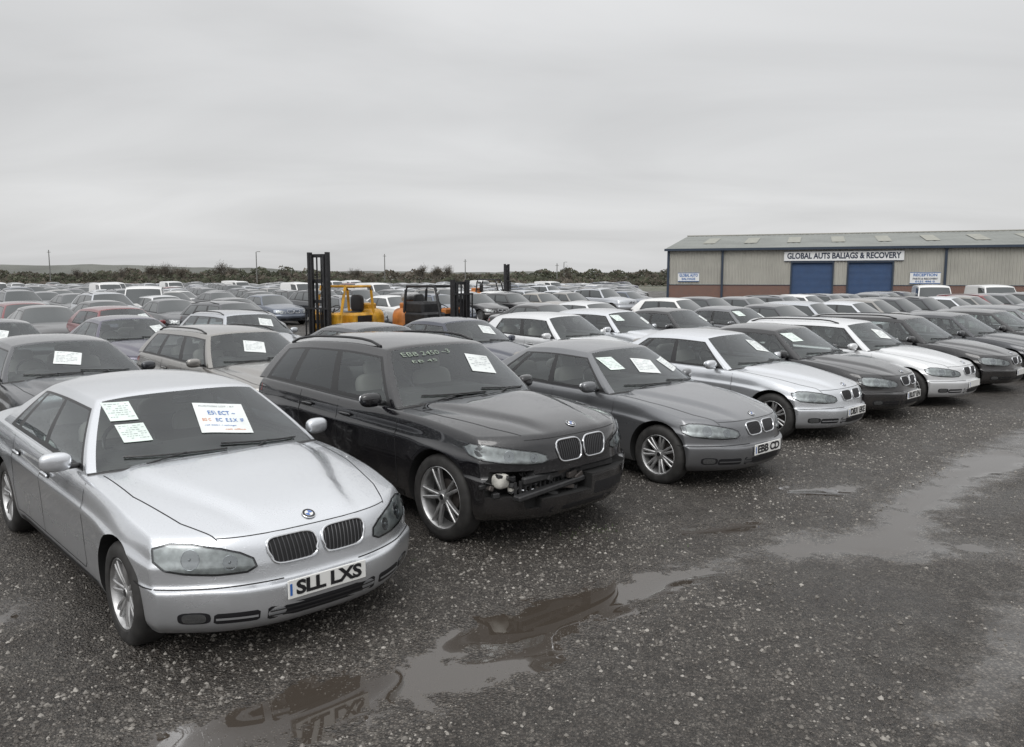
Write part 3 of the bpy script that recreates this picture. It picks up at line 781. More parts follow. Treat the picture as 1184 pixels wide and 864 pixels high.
ROWG='cars parked in rows on the salvage yard'
YAW=math.radians(-46.69); RX=Vector((.7276,.686)); QX=Vector((-.686,.7276))
def rq(r,q): v=RX*r+QX*q; return v.x,v.y
def setslots(ob,pm):
    ks=ob.data['mats'].split(',')
    for i,k in enumerate(ks):
        if k=='PAINT': ob.material_slots[i].link='OBJECT'; ob.material_slots[i].material=pm
def add_near(tn,pk,x,y,yaw,label,mid=False,extras=()):
    info=NEAR[tn]; root=bpy.data.objects.new('parked_car',None); COL.objects.link(root); root.empty_display_size=.3
    root.location=(x,y,0); root.rotation_euler=(0,0,yaw); root['label']=label; root['category']='van' if tn=='van' else 'car'; root['group']=ROWG
    if tn=='van': root.name='parked_van'
    objs=[]
    for p in info['parts']:
        if mid and not p['mid']: objs.append(None); continue
        ob=bpy.data.objects.new(p['name'],p['mesh']); COL.objects.link(ob)
        ob.parent=root if p['parent'] is None else objs[p['parent']]
        if p['parent'] is None: ob.location=p['loc']; ob.rotation_euler=(0,0,p['rz'])
        if p['label']: ob['label']=p['label']
        if p['mesh']: setslots(ob,PN[pk])
        objs.append(ob)
    last=None
    for nm,me,lab in extras:
        if me is None: continue
        ob=bpy.data.objects.new(nm,me); COL.objects.link(ob); ob.parent=last if nm=='lettering' else root
        if lab: ob['label']=lab
        last=ob
    return root
PLT={}
def plate(tn,txt):
    if (tn,txt) not in PLT: PLT[(tn,txt)]=platemesh(NEAR[tn],txt,'number_plate')
    a,b=PLT[(tn,txt)]; return [('number_plate',a,None),('lettering',b,None)]
PAP={}
def pap(tn,k):
    if (tn,k) not in PAP:
        I=NEAR[tn]
        PAP[(tn,k)]={0:lambda:papermesh(I,.05,.36,.40,.74,'lines',seed=1,tilt=.25),1:lambda:papermesh(I,-.56,-.36,.55,.84,'lines','paperg',seed=2),
          2:lambda:papermesh(I,.30,.56,.35,.66,'lines',seed=3,tilt=-.2),3:lambda:papermesh(I,-.22,.08,.35,.68,'lines',seed=4,tilt=.3)}[k]()
    return [('paper_notice',PAP[(tn,k)],None)]
def wheelpos(tn,r,q):
    I=NEAR[tn]; r*=K_; q*=K_; return rq(r+I['yw'],q+I['L']/2-I['P']['sf'])
# --- front row
S=NEAR['saloon']
ex=[('paper_notice',papermesh(S,-.585,-.42,.63,.88,'lines','paperg',seed=11),'pale printed sheet stuck on the windscreen'),
    ('paper_notice',papermesh(S,-.575,-.405,.34,.58,'lines','paperg',seed=12),'pale printed sheet stuck on the windscreen'),
    ('paper_notice',papermesh(S,-.05,.32,.30,.72,'text',tilt=.2,seed=13,txt=[('E5\\ ECT ~',.50,.66,.27,.075,'inkb'),('EC  E.5.X  IF',.62,.42,.28,.065,'inkb'),('EG C',.17,.42,.08,.05,'inko'),('AUCTION LOT - RT',.45,.89,.36,.028,'inkg'),('ref 2051 / salvage',.40,.24,.30,.028,'inkb'),('call office',.66,.11,.20,.025,'inko')]),'white sheet with blue and orange handwriting')]+plate('saloon','SLL LXS')
x,y=wheelpos('saloon',1.39,4.63); add_near('saloon','silver',x,y,YAW,'silver saloon car with paper notices on its windscreen, wet paint',extras=ex)
I2=NEAR['suv']
x,y=wheelpos('suv_damaged',3.80,4.84); add_near('suv_damaged','black',x,y,YAW+.01,'black estate SUV with its front bumper torn off',extras=[('paper_notice',papermesh(I2,.10,.40,.42,.74,'lines',tilt=.25,seed=5),None),
   ('chalk_marking',papermesh(I2,-.55,.0,.60,.92,'marks',seed=1,txt=[('EBB 2450 ~3',.5,.75,.45,.12,'chalk'),('EB 45',.35,.35,.22,.08,'chalk')]),'faint pale handwriting on the windscreen')])
x,y=wheelpos('compact',6.50,4.70); add_near('compact','grey',x,y,YAW-.01,'dark grey saloon car parked beside the damaged black SUV',extras=plate('compact','EBB CD')+pap('compact',3)+pap('compact',2)+[('paper_notice',papermesh(NEAR['compact'],-.57,-.40,.5,.8,'lines','paperg',seed=9),None)])
x,y=wheelpos('compact',9.36,5.05); add_near('compact','silver',x,y,YAW,'silver saloon car parked on wet gravel',extras=plate('compact','DB31 EKE')+pap('compact',0))
x,y=wheelpos('compact',11.38,5.1); add_near('compact','black',x,y,YAW+.01,'black saloon car between two silver cars',extras=plate('compact','BL07 EN')+pap('compact',1))
x,y=wheelpos('estate',13.40,4.9); add_near('estate','pale',x,y,YAW,'pale silver estate car with roof rails',extras=plate('estate','')+pap('estate',3))
x,y=wheelpos('estate',15.8,4.85); add_near('estate','black',x,y,YAW,'black estate car at the end of the front row',extras=plate('estate',''))
for i,(tn,pk) in enumerate([('compact','dgrey'),('saloon','black'),('hatch','grey')]):
    x,y=rq(20.5+i*2.6,6.6); add_near(tn,pk,x,y,YAW,'dark %s car parked in the front row'%('saloon' if tn!='hatch' else 'hatchback'),extras=plate(tn,''))

# --- rows behind
KN={'saloon':'saloon car','compact':'saloon car','hatch':'hatchback car','estate':'estate car','suv':'SUV','van':'small van'}
CN={'silver':'silver','silver2':'silver grey','pale':'pale silver','grey':'dark grey','dgrey':'charcoal','black':'black','navy':'dark navy','bluegrey':'blue grey','white':'white','red':'dark red','beige':'beige','violet':'dark violet','warm':'warm grey'}
pin={(0,0):('saloon','dgrey'),(0,1):('estate','warm'),(0,2):('compact','dgrey'),(0,3):('compact','navy'),(0,4):('hatch','pale'),(0,5):('hatch','silver'),(0,6):('compact','black'),(0,7):('compact','grey'),(0,8):('compact','dgrey'),(0,9):('hatch','silver2'),
     (1,0):('compact','dgrey'),(1,1):('compact','violet'),(1,2):('estate','silver2'),(1,3):('hatch','black'),(1,4):('compact','beige'),(1,5):('hatch','grey')}
rd=random.Random(21)
FK=[(-4.87,22.9),(-2.25,23.6)]
cands=[(22.0,-10.6,21.6,'hatch','red',.05),(27.9,-9.2,26.3,'estate','dgrey',.1),(27.0,-13.6,23.3,'compact','black',-.05),(30.0,-15.6,25.6,'hatch','red',.02)]
rows=[12.3,17.9]+[31,36.3,45.5,50.8,60,65.3,74.5,79.8,89,94.3,103.5,108.8,118,123.3]
for ri,qi in enumerate(rows):
    r0=2.9 if ri==0 else (3.2 if ri==1 else -qi)
    r=r0-2.5*(1 if ri<2 else 0)
    i=-1 if ri<2 else 0
    while r<150:
        x,y=rq(r+rd.uniform(-.12,.12),qi+rd.uniform(-.35,.35))
        wts=[.26,.20,.22,.14,.14,.04]; tn=rd.choices(['compact','saloon','hatch','estate','suv','van'],wts)[0]
        pk=rd.choices(['silver','silver2','pale','grey','dgrey','black','navy','bluegrey','white','red','beige','warm','violet'],[11,8,3,15,18,19,10,7,4,4,3,6,3])[0]
        if tn=='van': pk='white'
        if (ri,i) in pin: tn,pk=pin[(ri,i)]
        elif ri<2 and tn in('suv','van'): tn='hatch'
        skip=rd.random()<.05 and (ri,i) not in pin
        jy=rd.uniform(-.045,.045)
        if y>4 and abs(x/y)<.70+2.5/y and not skip:
            k=x/y
            ok=True
            if k>.15 and y>47: ok=False
            if y>130: ok=False
            if 13<y<34 and -.275<k<-.025 and ri!=0: ok=False
            if ok: cands.append((math.hypot(x,y),x,y,tn,pk,jy))
        r+=2.48+rd.uniform(-.06,.1); i+=1
cands.sort()
print('cars',len(cands))
ind=cands[:281]; rest=cands[281:]
for (d,x,y,tn,pk,jy) in ind:
    label='%s %s parked in a tight row'%(CN[pk],KN[tn])
    if d<25:
        e=plate(tn,'')
        if tn!='van':
            t=rd.random()
            if t<.8: e+=pap(tn,rd.choice([0,2,3]))
            if t<.3: e+=pap(tn,1)
            label='%s %s with paper notice on its windscreen'%(CN[pk],KN[tn]) if t<.8 else label
        add_near(tn,pk,x,y,YAW+jy,label,mid=d>19,extras=[a for a in e if a[0]!='lettering'])
    else:
        ob=bpy.data.objects.new('parked_van' if tn=='van' else 'parked_car',FAR[tn]); COL.objects.link(ob)
        ob.location=(x,y,0); ob.rotation_euler=(0,0,YAW+jy); setslots(ob,PF[pk]); ob['label']=label; ob['category']='van' if tn=='van' else 'car'; ob['group']=ROWG
if rest:
    V=[];F=[];MI=[];off=0;mats=[]
    cache={}
    for (d,x,y,tn,pk,jy) in rest:
        me=FAR[tn]; n=len(me.vertices); a=np.empty(n*3); me.vertices.foreach_get('co',a); a=a.reshape(-1,3)
        c,s=math.cos(YAW+jy),math.sin(YAW+jy); b=a.copy(); b[:,0]=a[:,0]*c-a[:,1]*s+x; b[:,1]=a[:,0]*s+a[:,1]*c+y; V.append(b)
        ks=me['mats'].split(','); loc=[]
        for k in ks:
            kk=('P',pk) if k=='PAINT' else ('M',k)
            if kk not in mats: mats.append(kk)
            loc.append(mats.index(kk))
        if tn not in cache: cache[tn]=([tuple(p.vertices) for p in me.polygons],[p.material_index for p in me.polygons])
        pf_,pm_=cache[tn]
        F+=[tuple(v+off for v in p) for p in pf_]; MI+=[loc[m] for m in pm_]; off+=n
    me=bpy.data.meshes.new('far_cars'); me.from_pydata(np.concatenate(V).tolist(),[],F); me.polygons.foreach_set('material_index',MI)
    me.polygons.foreach_set('use_smooth',[True]*len(F))
    for k in mats: me.materials.append(PF[k[1]] if k[0]=='P' else M[k[1]])
    ob=bpy.data.objects.new('distant_parked_cars',me); COL.objects.link(ob); ob['kind']='stuff'; ob['label']='mass of distant parked cars filling the yard'; ob['category']='cars'
for (x,y,yw) in ((22.6,43,-1.9),(26.2,43.4,-1.7),(-17,37,-1.2)):
    ob=bpy.data.objects.new('parked_van',FAR['van']); COL.objects.link(ob); ob.location=(x,y,0); ob.rotation_euler=(0,0,yw); setslots(ob,PF['white'])
    ob['label']='white van standing among the parked cars'; ob['category']='van'; ob['group']='white vans'

# ------------------------------------------------------------------ forklifts
M['yellow']=simple('forklift_yellow',(.52,.27,.02),rough=.42,noise=.4,nscale=4)
M['orange']=simple('forklift_orange',(.40,.14,.03),rough=.5,noise=.4,nscale=4)
M['steel']=simple('dark_steel',(.025,.025,.027),metal=.3,rough=.5,noise=.3,nscale=9)
def forklift(x,y,yaw,bodymat,cw,guard,mh,label,raised=0.0,solid=False,sc=1.0):
    root=bpy.data.objects.new('forklift',None); COL.objects.link(root); root.location=(x,y,0); root.rotation_euler=(0,0,yaw); root.scale=(sc,sc,sc); root['label']=label; root['category']='forklift'; root['group']='forklifts in the yard'
    def pt_(nm,m,par=None,loc=(0,0,0),rz=0):
        ob=bpy.data.objects.new(nm,m.mesh(nm,35) if m else None); COL.objects.link(ob); ob.parent=par or root; ob.location=loc; ob.rotation_euler=(0,0,rz); return ob
    m=MB(); m.box((-.15,0,.60),(1.9,1.1,.6),bodymat,bev=.06); m.box((-.45,0,1.05),(1.0,1.0,.45),bodymat,bev=.07); m.box((.68,0,1.0),(.25,1.0,.6),bodymat,bev=.05); m.box((.2,.45,.42),(.5,.24,.06),'steel',bev=.01); m.box((.2,-.45,.42),(.5,.24,.06),'steel',bev=.01)
    for sd in(-1,1): m.box((-.45,sd*.505,1.08),(.7,.02,.22),'steel',bev=.005); m.box((-.1,sd*.553,.62),(1.2,.02,.10),'steel',bev=.005)
    if solid: m.box((-.55,0,1.4),(.85,.92,.4),bodymat,bev=.08); m.box((.7,0,1.25),(.2,.9,.35),cw,bev=.05)
    pt_('chassis',m)
    m=MB(); m.sell((-1.15,0,.85),(.66,1.18,1.1),cw,.45,24,14); m.box((-1.15,0,1.35),(.4,.6,.4),cw,bev=.04)
    pt_('counterweight',m)
    m=MB()
    for sd in(-1,1): m.lathe([(.001,-.03),(.06,-.02),(.07,.02),(.05,.04),(.001,.04)],'lamp',14,axis='x',c=(.5,sd*.42,1.9))
    pt_('work_lamp',m)
    if solid:
        m=MB(); m.lathe([(.001,-.36),(.12,-.34),(.16,-.26),(.16,.26),(.12,.34),(.001,.36)],'alloy',18,c=(-1.1,0,1.72)); pt_('gas_cylinder',m)
    m=MB()
    for sd in(-1,1):
        m.tube([(.72,sd*.48,.9),(.45,sd*.46,1.95),(.38,sd*.45,2.08)],.045,guard,6)
        m.tube([(-.95,sd*.48,1.1),(-.85,sd*.46,1.95),(-.78,sd*.45,2.08)],.045,guard,6)
        m.tube([(.42,sd*.45,2.08),(-.82,sd*.45,2.08)],.045,guard,6)
    for k in range(7): m.box((.38-k*.195,0,2.09),(.05,.9,.04),guard)
    pt_('overhead_guard',m)
    m=MB(); m.sell((-.5,0,1.25),(.5,.5,.14),'trim',.5); m.sell((-.74,0,1.55),(.12,.48,.55),'trim',.5); pt_('seat',m)
    m=MB(); c=Vector((.35,0,1.42)); R=Matrix.Rotation(-1.0,3,'Y'); m.tube([c+R@Vector((0,.17*math.cos(t),.17*math.sin(t))) for t in np.linspace(0,6.283,18,endpoint=False)],.015,'trim',6,True); m.tube([(.6,0,1.05),tuple(c)],.025,'steel',6); pt_('steering_wheel',m)
    m=MB()
    for sd in(-1,1):
        m.box((1.02,sd*.33,mh/2+.08),(.14,.08,mh),'steel'); m.box((1.05,sd*.23,mh/2+.1-.05),(.10,.07,mh-.1),'steel'); m.tube([(.94,sd*.16,.3),(.94,sd*.16,mh*.75)],.04,'steel',8)
        m.tube([(.96,sd*.33,.9),(.55,sd*.4,.65)],.03,'chrome',6)
    for z in (.35,mh*.35,mh*.55,mh*.75,mh-.02): m.box((.98,0,z),(.06,.70,.10),'steel')
    m.tube([(1.0,.08,.4),(1.0,.08,mh)],.025,'steel',5); m.tube([(1.0,-.08,.4),(1.0,-.08,mh)],.025,'steel',5)
    pt_('mast',m)
    m=MB(); z0=.12+raised
    m.box((1.14,0,z0+.2),(.05,.95,.09),'steel'); m.box((1.14,0,z0+.55),(.05,.95,.09),'steel')
    for k in range(7): m.box((1.15,-.42+k*.14,z0+.95),(.03,.035,.85),'steel')
    m.box((1.15,0,z0+1.38),(.04,.9,.05),'steel')
    for sd in(-1,1): m.box((1.19,sd*.25,z0+.3),(.04,.12,.65),'steel'); m.box((1.72,sd*.25,z0),(1.1,.12,.04),'steel')
    pt_('fork_carriage',m)
    for (wx,r,wy) in ((.78,.33,.52),(-.95,.27,.48)):
        for sd in(-1,1):
            w_=bpy.data.objects.new('wheel',None); COL.objects.link(w_); w_.parent=root; w_.location=(wx,sd*wy,r)
            m=MB(); m.lathe([(r*.6,.11),(r*.95,.11),(r,.08),(r,-.08),(r*.95,-.11),(r*.6,-.11)],'rubber',28); pt_('tyre',m,w_)
            m=MB(); m.lathe([(.001,.06),(r*.3,.07),(r*.5,.04),(r*.61,.1),(r*.61,-.1)],bodymat,20); pt_('rim',m,w_)
forklift(*FK[0],math.radians(243),'yellow','yellow','yellow',3.0,'yellow forklift truck with a tall black mast among cars',-.05,sc=.94)
forklift(*FK[1],math.radians(-38),'steel','orange','steel',2.2,'orange and black forklift truck between the car rows',.35,True,sc=.94)
forklift(-1.3,52,math.radians(-20),'orange','orange','steel',3.0,'dark forklift truck with raised mast behind cars',.5)

# ------------------------------------------------------------------ building
M['clad']=simple('cladding_grey',(.36,.352,.315),metal=.0,rough=.5,noise=.10,nscale=.6)
def brickmat():
    m,nt,out=newmat('brick'); b=pb(nt,base=(.3,.1,.06),rough=.85); L=nt.links
    tc=nt.nodes.new('ShaderNodeTexCoord'); mp=nt.nodes.new('ShaderNodeMapping'); mp.inputs['Rotation'].default_value=(math.pi/2,0,0); L.new(tc.outputs['Object'],mp.inputs[0])
    br=nt.nodes.new('ShaderNodeTexBrick'); br.inputs['Scale'].default_value=1; br.inputs['Brick Width'].default_value=.225; br.inputs['Row Height'].default_value=.075; br.inputs['Mortar Size'].default_value=.01
    br.inputs['Color1'].default_value=(.185,.075,.05,1); br.inputs['Color2'].default_value=(.13,.056,.042,1); br.inputs['Mortar'].default_value=(.22,.20,.18,1)
    L.new(mp.outputs[0],br.inputs[0]); L.new(br.outputs[0],b.inputs['Base Color']); L.new(b.outputs[0],out.inputs[0]); return m
M['brick']=brickmat()
M['roof']=simple('roof_sheet',(.185,.195,.18),rough=.55,noise=.18,nscale=.35)
M['rooflight']=simple('rooflight',(.27,.27,.23),rough=.5,noise=.15,nscale=2)
M['bluedoor']=simple('roller_blue',(.018,.055,.14),rough=.5,noise=.1,nscale=2)
M['signw']=simple('sign_white',(.74,.75,.75),rough=.4)
M['signink']=simple('sign_ink',(.02,.03,.06),rough=.5)
M['signblue']=simple('sign_blue',(.04,.14,.38),rough=.5)
M['flash']=simple('flashing_dark',(.024,.038,.062),rough=.5)
root=bpy.data.objects.new('warehouse',None); COL.objects.link(root); root.location=(13.9*K_,71.5*K_,0); root.scale=(K_,K_,K_); root.rotation_euler=(0,0,math.radians(-20.7)); root['label']='long grey metal-clad warehouse with two blue roller doors'; root['category']='warehouse'
def bp_(nm,m,par=None,sm=30,lab=None):
    ob=bpy.data.objects.new(nm,m.mesh(nm,sm)); COL.objects.link(ob); ob.parent=par or root
    if lab: ob['label']=lab
    return ob
LB=42; DB=13; EV=4.50; RG=6.25; BK=1.42; d1=(10.4,13.6); d2=(14.8,18.1); DT=3.30
m=MB()
def clad(u0,u1,z0,z1,v):
    n=max(1,int((u1-u0)/.25)); vs=[];fs=[]
    us=[]
    for i in range(n):
        a=u0+(u1-u0)*i/n; d=(u1-u0)/n
        us+=[(a,0),(a+d*.5,0),(a+d*.62,-.045),(a+d*.88,-.045)]
    us.append((u1,0))
    for (u,o) in us:
        for z in(z0,z1): vs.append((u,v+o,z))
    for i in range(len(us)-1): fs.append((2*i,2*i+2,2*i+3,2*i+1))
    m.add(vs,fs,'clad')
for (a,b) in ((0,d1[0]),(d1[1],d2[0]),(d2[1],LB)): clad(a,b,BK,EV,0)
clad(d1[0],d1[1],DT,EV,0); clad(d2[0],d2[1],DT,EV,0)
m.add([(0,0.01,0),(0,DB*2,0),(0,DB*2,EV),(0,DB,RG),(0,0.01,EV)],[(0,1,2,3,4)],'clad'); m.add([(LB,0.01,0),(LB,DB*2,0),(LB,DB*2,EV),(LB,DB,RG),(LB,0.01,EV)],[(0,1,2,3,4)],'clad')
m.add([(0,DB*2,0),(LB,DB*2,0),(LB,DB*2,EV),(0,DB*2,EV)],[(0,1,2,3)],'clad')
bp_('wall',m,sm=0)
m=MB()
for (a,b) in ((0,d1[0]),(d1[1],d2[0]),(d2[1],LB)): m.box(((a+b)/2,.05,BK/2),(b-a,.22,BK),'brick'); m.box(((a+b)/2,.04,BK+.03),(b-a,.26,.06),'flash')
bp_('brick_plinth',m,sm=0)
m=MB()
nb=84; vs=[];fs=[]
for i in range(nb*2+1):
    u=-.3+(LB+.6)*i/(nb*2); o=.03 if i%2 else 0
    vs+=[(u,-.35,EV+.06+o),(u,DB,RG+.06+o),(u,DB*2+.3,EV+.06+o)]
for i in range(nb*2): a=3*i; fs+=[(a,a+3,a+4,a+1),(a+1,a+4,a+5,a+2)]
m.add(vs,fs,'roof'); m.box((LB/2,DB,RG+.12),(LB+.6,.4,.08),'clad'); m.box((LB/2,-.38,EV),(LB+.6,.14,.2),'flash'); m.box((.02,-.06,EV/2),(.2,.12,EV),'flash')
roof=bp_('roof',m,sm=0)
for k in range(11):
    m=MB(); u=2.4+k*3.7; sl=(RG-EV)/(DB+.35)
    v0,v1=4.0,9.5
    m.add([(u,v0,EV+.12+sl*(v0+.35)),(u+1.1,v0,EV+.12+sl*(v0+.35)),(u+1.1,v1,EV+.12+sl*(v1+.35)),(u,v1,EV+.12+sl*(v1+.35))],[(0,1,2,3)],'rooflight'); bp_('rooflight',m,roof,0)
for (a,b) in (d1,d2):
    m=MB(); n=34; vs=[];fs=[]
    for i in range(n*2+1):
        z=DT*i/(n*2); o=.012 if i%2 else 0
        vs+=[(a,.08+o,z),(b,.08+o,z)]
    for i in range(n*2): fs.append((2*i,2*i+1,2*i+3,2*i+2))
    m.add(vs,fs,'bluedoor'); dr=bp_('roller_door',m,sm=0)
    m=MB(); m.box((a-.04,-.06,DT/2),(.12,.12,DT),'flash'); m.box((b+.04,-.06,DT/2),(.12,.12,DT),'flash'); m.box(((a+b)/2,-.06,DT+.1),(b-a+.2,.12,.18),'flash'); bp_('door_frame',m,dr,0)
def sign(u0,u1,z0,z1,lines,nm,lab,border='signink'):
    m=MB(); m.box(((u0+u1)/2,-.10,(z0+z1)/2),(u1-u0,.06,z1-z0),'signw')
    for zz in (z0+.02,z1-.02): m.box(((u0+u1)/2,-.135,zz),(u1-u0,.02,.04),border)
    ob=bp_(nm,m,sm=0,lab=lab)
    for (txt,size,zc,mat,wd) in lines:
        v,f=text2d(txt,size,size*.035); W=max(p[0] for p in v)-min(p[0] for p in v); sx=wd/W
        t=MB(); t.add([((u0+u1)/2+p[0]*sx,-.14,zc+p[1]) for p in v],f,mat); bp_('lettering',t,ob,0)
sign(9.75,18.9,3.44,4.28,[('GLOBAL AUTS BALIAGS & RECOVERY',.66,3.86,'signink',8.7)],'fascia_sign','white fascia sign with dark capital lettering')
sign(.9,2.75,1.75,2.5,[('GLOBAL AUTO',.34,2.27,'signblue',1.6),('SALVAGE',.26,1.96,'signblue',1.2)],'wall_sign','small white and blue wall sign','signblue')
sign(19.4,21.6,1.6,2.5,[('RECEPTION',.3,2.28,'signblue',1.7),('PARTS & RECOVERY',.2,1.98,'signink',1.8),('0151 496 0',.2,1.76,'signblue',1.4)],'wall_sign','small white and blue wall sign','signblue')
for u in (4.7,21.9,32.0):
    m=MB(); m.box((u,-.14,EV/2+.0),(.18,.12,EV),'flash'); m.box((u,-.2,EV-.1),(.28,.2,.24),'flash'); bp_('drainpipe',m,sm=0)

# ------------------------------------------------------------------ ground
def sc_(pl,f=1.0): return [((p[0]*K_,p[1]*K_),r*K_*f) for p,r in pl]
P1=sc_([((-1.75,3.1),.10),((-1.35,3.4),.16),((-.85,3.68),.22),((-.5,3.98),.13),((-.32,4.32),.14),((.05,4.52),.26),((.5,4.86),.24),((1.0,5.25),.14),((1.3,5.45),.14)])
P2=sc_([((4.9,8.3),.14),((5.3,8.7),.28),((5.8,9.1),.18)])
P3=sc_([((2.75,7.55),.10),((3.15,7.62),.20)])
P4=sc_([((-3.3,4.6),.12),((-3.1,4.75),.12)])
P5=sc_([((1.45,6.3),.08),((2.0,6.5),.10)])
P6=sc_([((-.45,3.75),.08),((-.15,4.02),.17),((.15,4.25),.16)])
P7=sc_([((1.9,5.8),.06),((2.4,5.96),.14),((3.0,6.05),.24),((3.15,6.35),.14),((3.5,6.85),.11),((3.9,7.3),.15),((4.3,7.75),.13),((4.9,8.3),.16)])
P8=sc_([((3.3,6.0),.12),((3.7,5.9),.06)])
PUD=[P1,P2,P3,P4,P5,P6,P7,P8]
PT=sc_([((1.3,5.5),.12),((1.9,5.85),.16),((2.4,5.98),.30),((3.0,6.05),.42),((3.2,6.4),.28),((3.85,7.2),.28),((4.6,8.0),.26),((5.1,8.5),.35),((5.9,9.3),.35),((7,10.5),.3)])
PT2=sc_([((2.0,3.4),.1),((3.2,4.6),.25),((4.4,5.6),.2),((5.8,6.8),.3)])
def field(X,Y,polys):
    best=np.full(X.shape,9.0)
    for pl in polys:
        for ((ax,ay),ra),((bx,by),rb_) in zip(pl[:-1],pl[1:]):
            dx,dy=bx-ax,by-ay; t=np.clip(((X-ax)*dx+(Y-ay)*dy)/(dx*dx+dy*dy),0,1)
            d=np.hypot(X-(ax+t*dx),Y-(ay+t*dy))-(ra+(rb_-ra)*t); best=np.minimum(best,d)
    return -best
def axis(lo,hi,step,out_lo,out_hi):
    a=list(np.arange(lo,hi+1e-6,step)); s=step; x=a[-1]; hi_l=[]
    while x<out_hi: s*=1.18; x+=s; hi_l.append(x)
    s=step; x=a[0]; lo_l=[]
    while x>out_lo: s*=1.18; x-=s; lo_l.append(x)
    return np.array(lo_l[::-1]+a+hi_l)
xs=axis(-6,9,.06,-3000,3000); ys=axis(2,13,.06,-400,4000)
X,Y=np.meshgrid(xs,ys); 
def vnoise(X,Y,s,seed):
    r=np.random.RandomState(seed); T=r.rand(64,64); a=X*s; b=Y*s; i=np.floor(a).astype(int); j=np.floor(b).astype(int); u=a-i; v=b-j; u=u*u*(3-2*u); v=v*v*(3-2*v)
    g=lambda p,q:T[p%64,q%64]
    return (g(i,j)*(1-u)+g(i+1,j)*u)*(1-v)+(g(i,j+1)*(1-u)+g(i+1,j+1)*u)*v-.5
wet=field(X,Y,PUD); damp=np.maximum(field(X,Y,[PT,PT2]),wet-.05)
near=np.exp(-((X-1)/14)**4-((Y-6)/14)**4)
def hgt(X,Y): return vnoise(X,Y,.8,1)*.028+vnoise(X,Y,2.7,2)*.026+vnoise(X,Y,6.5,3)*.018
Z=near*hgt(X,Y)
pm=np.clip((wet+.12)/.2,0,1); Z=Z*(1-pm)-.012*pm
ny,nx=X.shape
me=bpy.data.meshes.new('ground'); V=np.stack([X.ravel(),Y.ravel(),Z.ravel()],1)
I=np.arange(nx*ny).reshape(ny,nx); F=np.stack([I[:-1,:-1],I[:-1,1:],I[1:,1:],I[1:,:-1]],-1).reshape(-1,4)
me.from_pydata(V.tolist(),[],F.tolist())
for nm,arr in(('wet',wet),('damp',damp)):
    at=me.attributes.new(nm,'FLOAT','POINT'); at.data.foreach_set('value',np.clip(arr,-3,3).ravel().astype(np.float32))
me.polygons.foreach_set('use_smooth',[True]*len(me.polygons))
ground=bpy.data.objects.new('ground',me); COL.objects.link(ground); ground['kind']='structure'; ground['label']='wet dark gravel yard with muddy puddles'; ground['category']='ground'
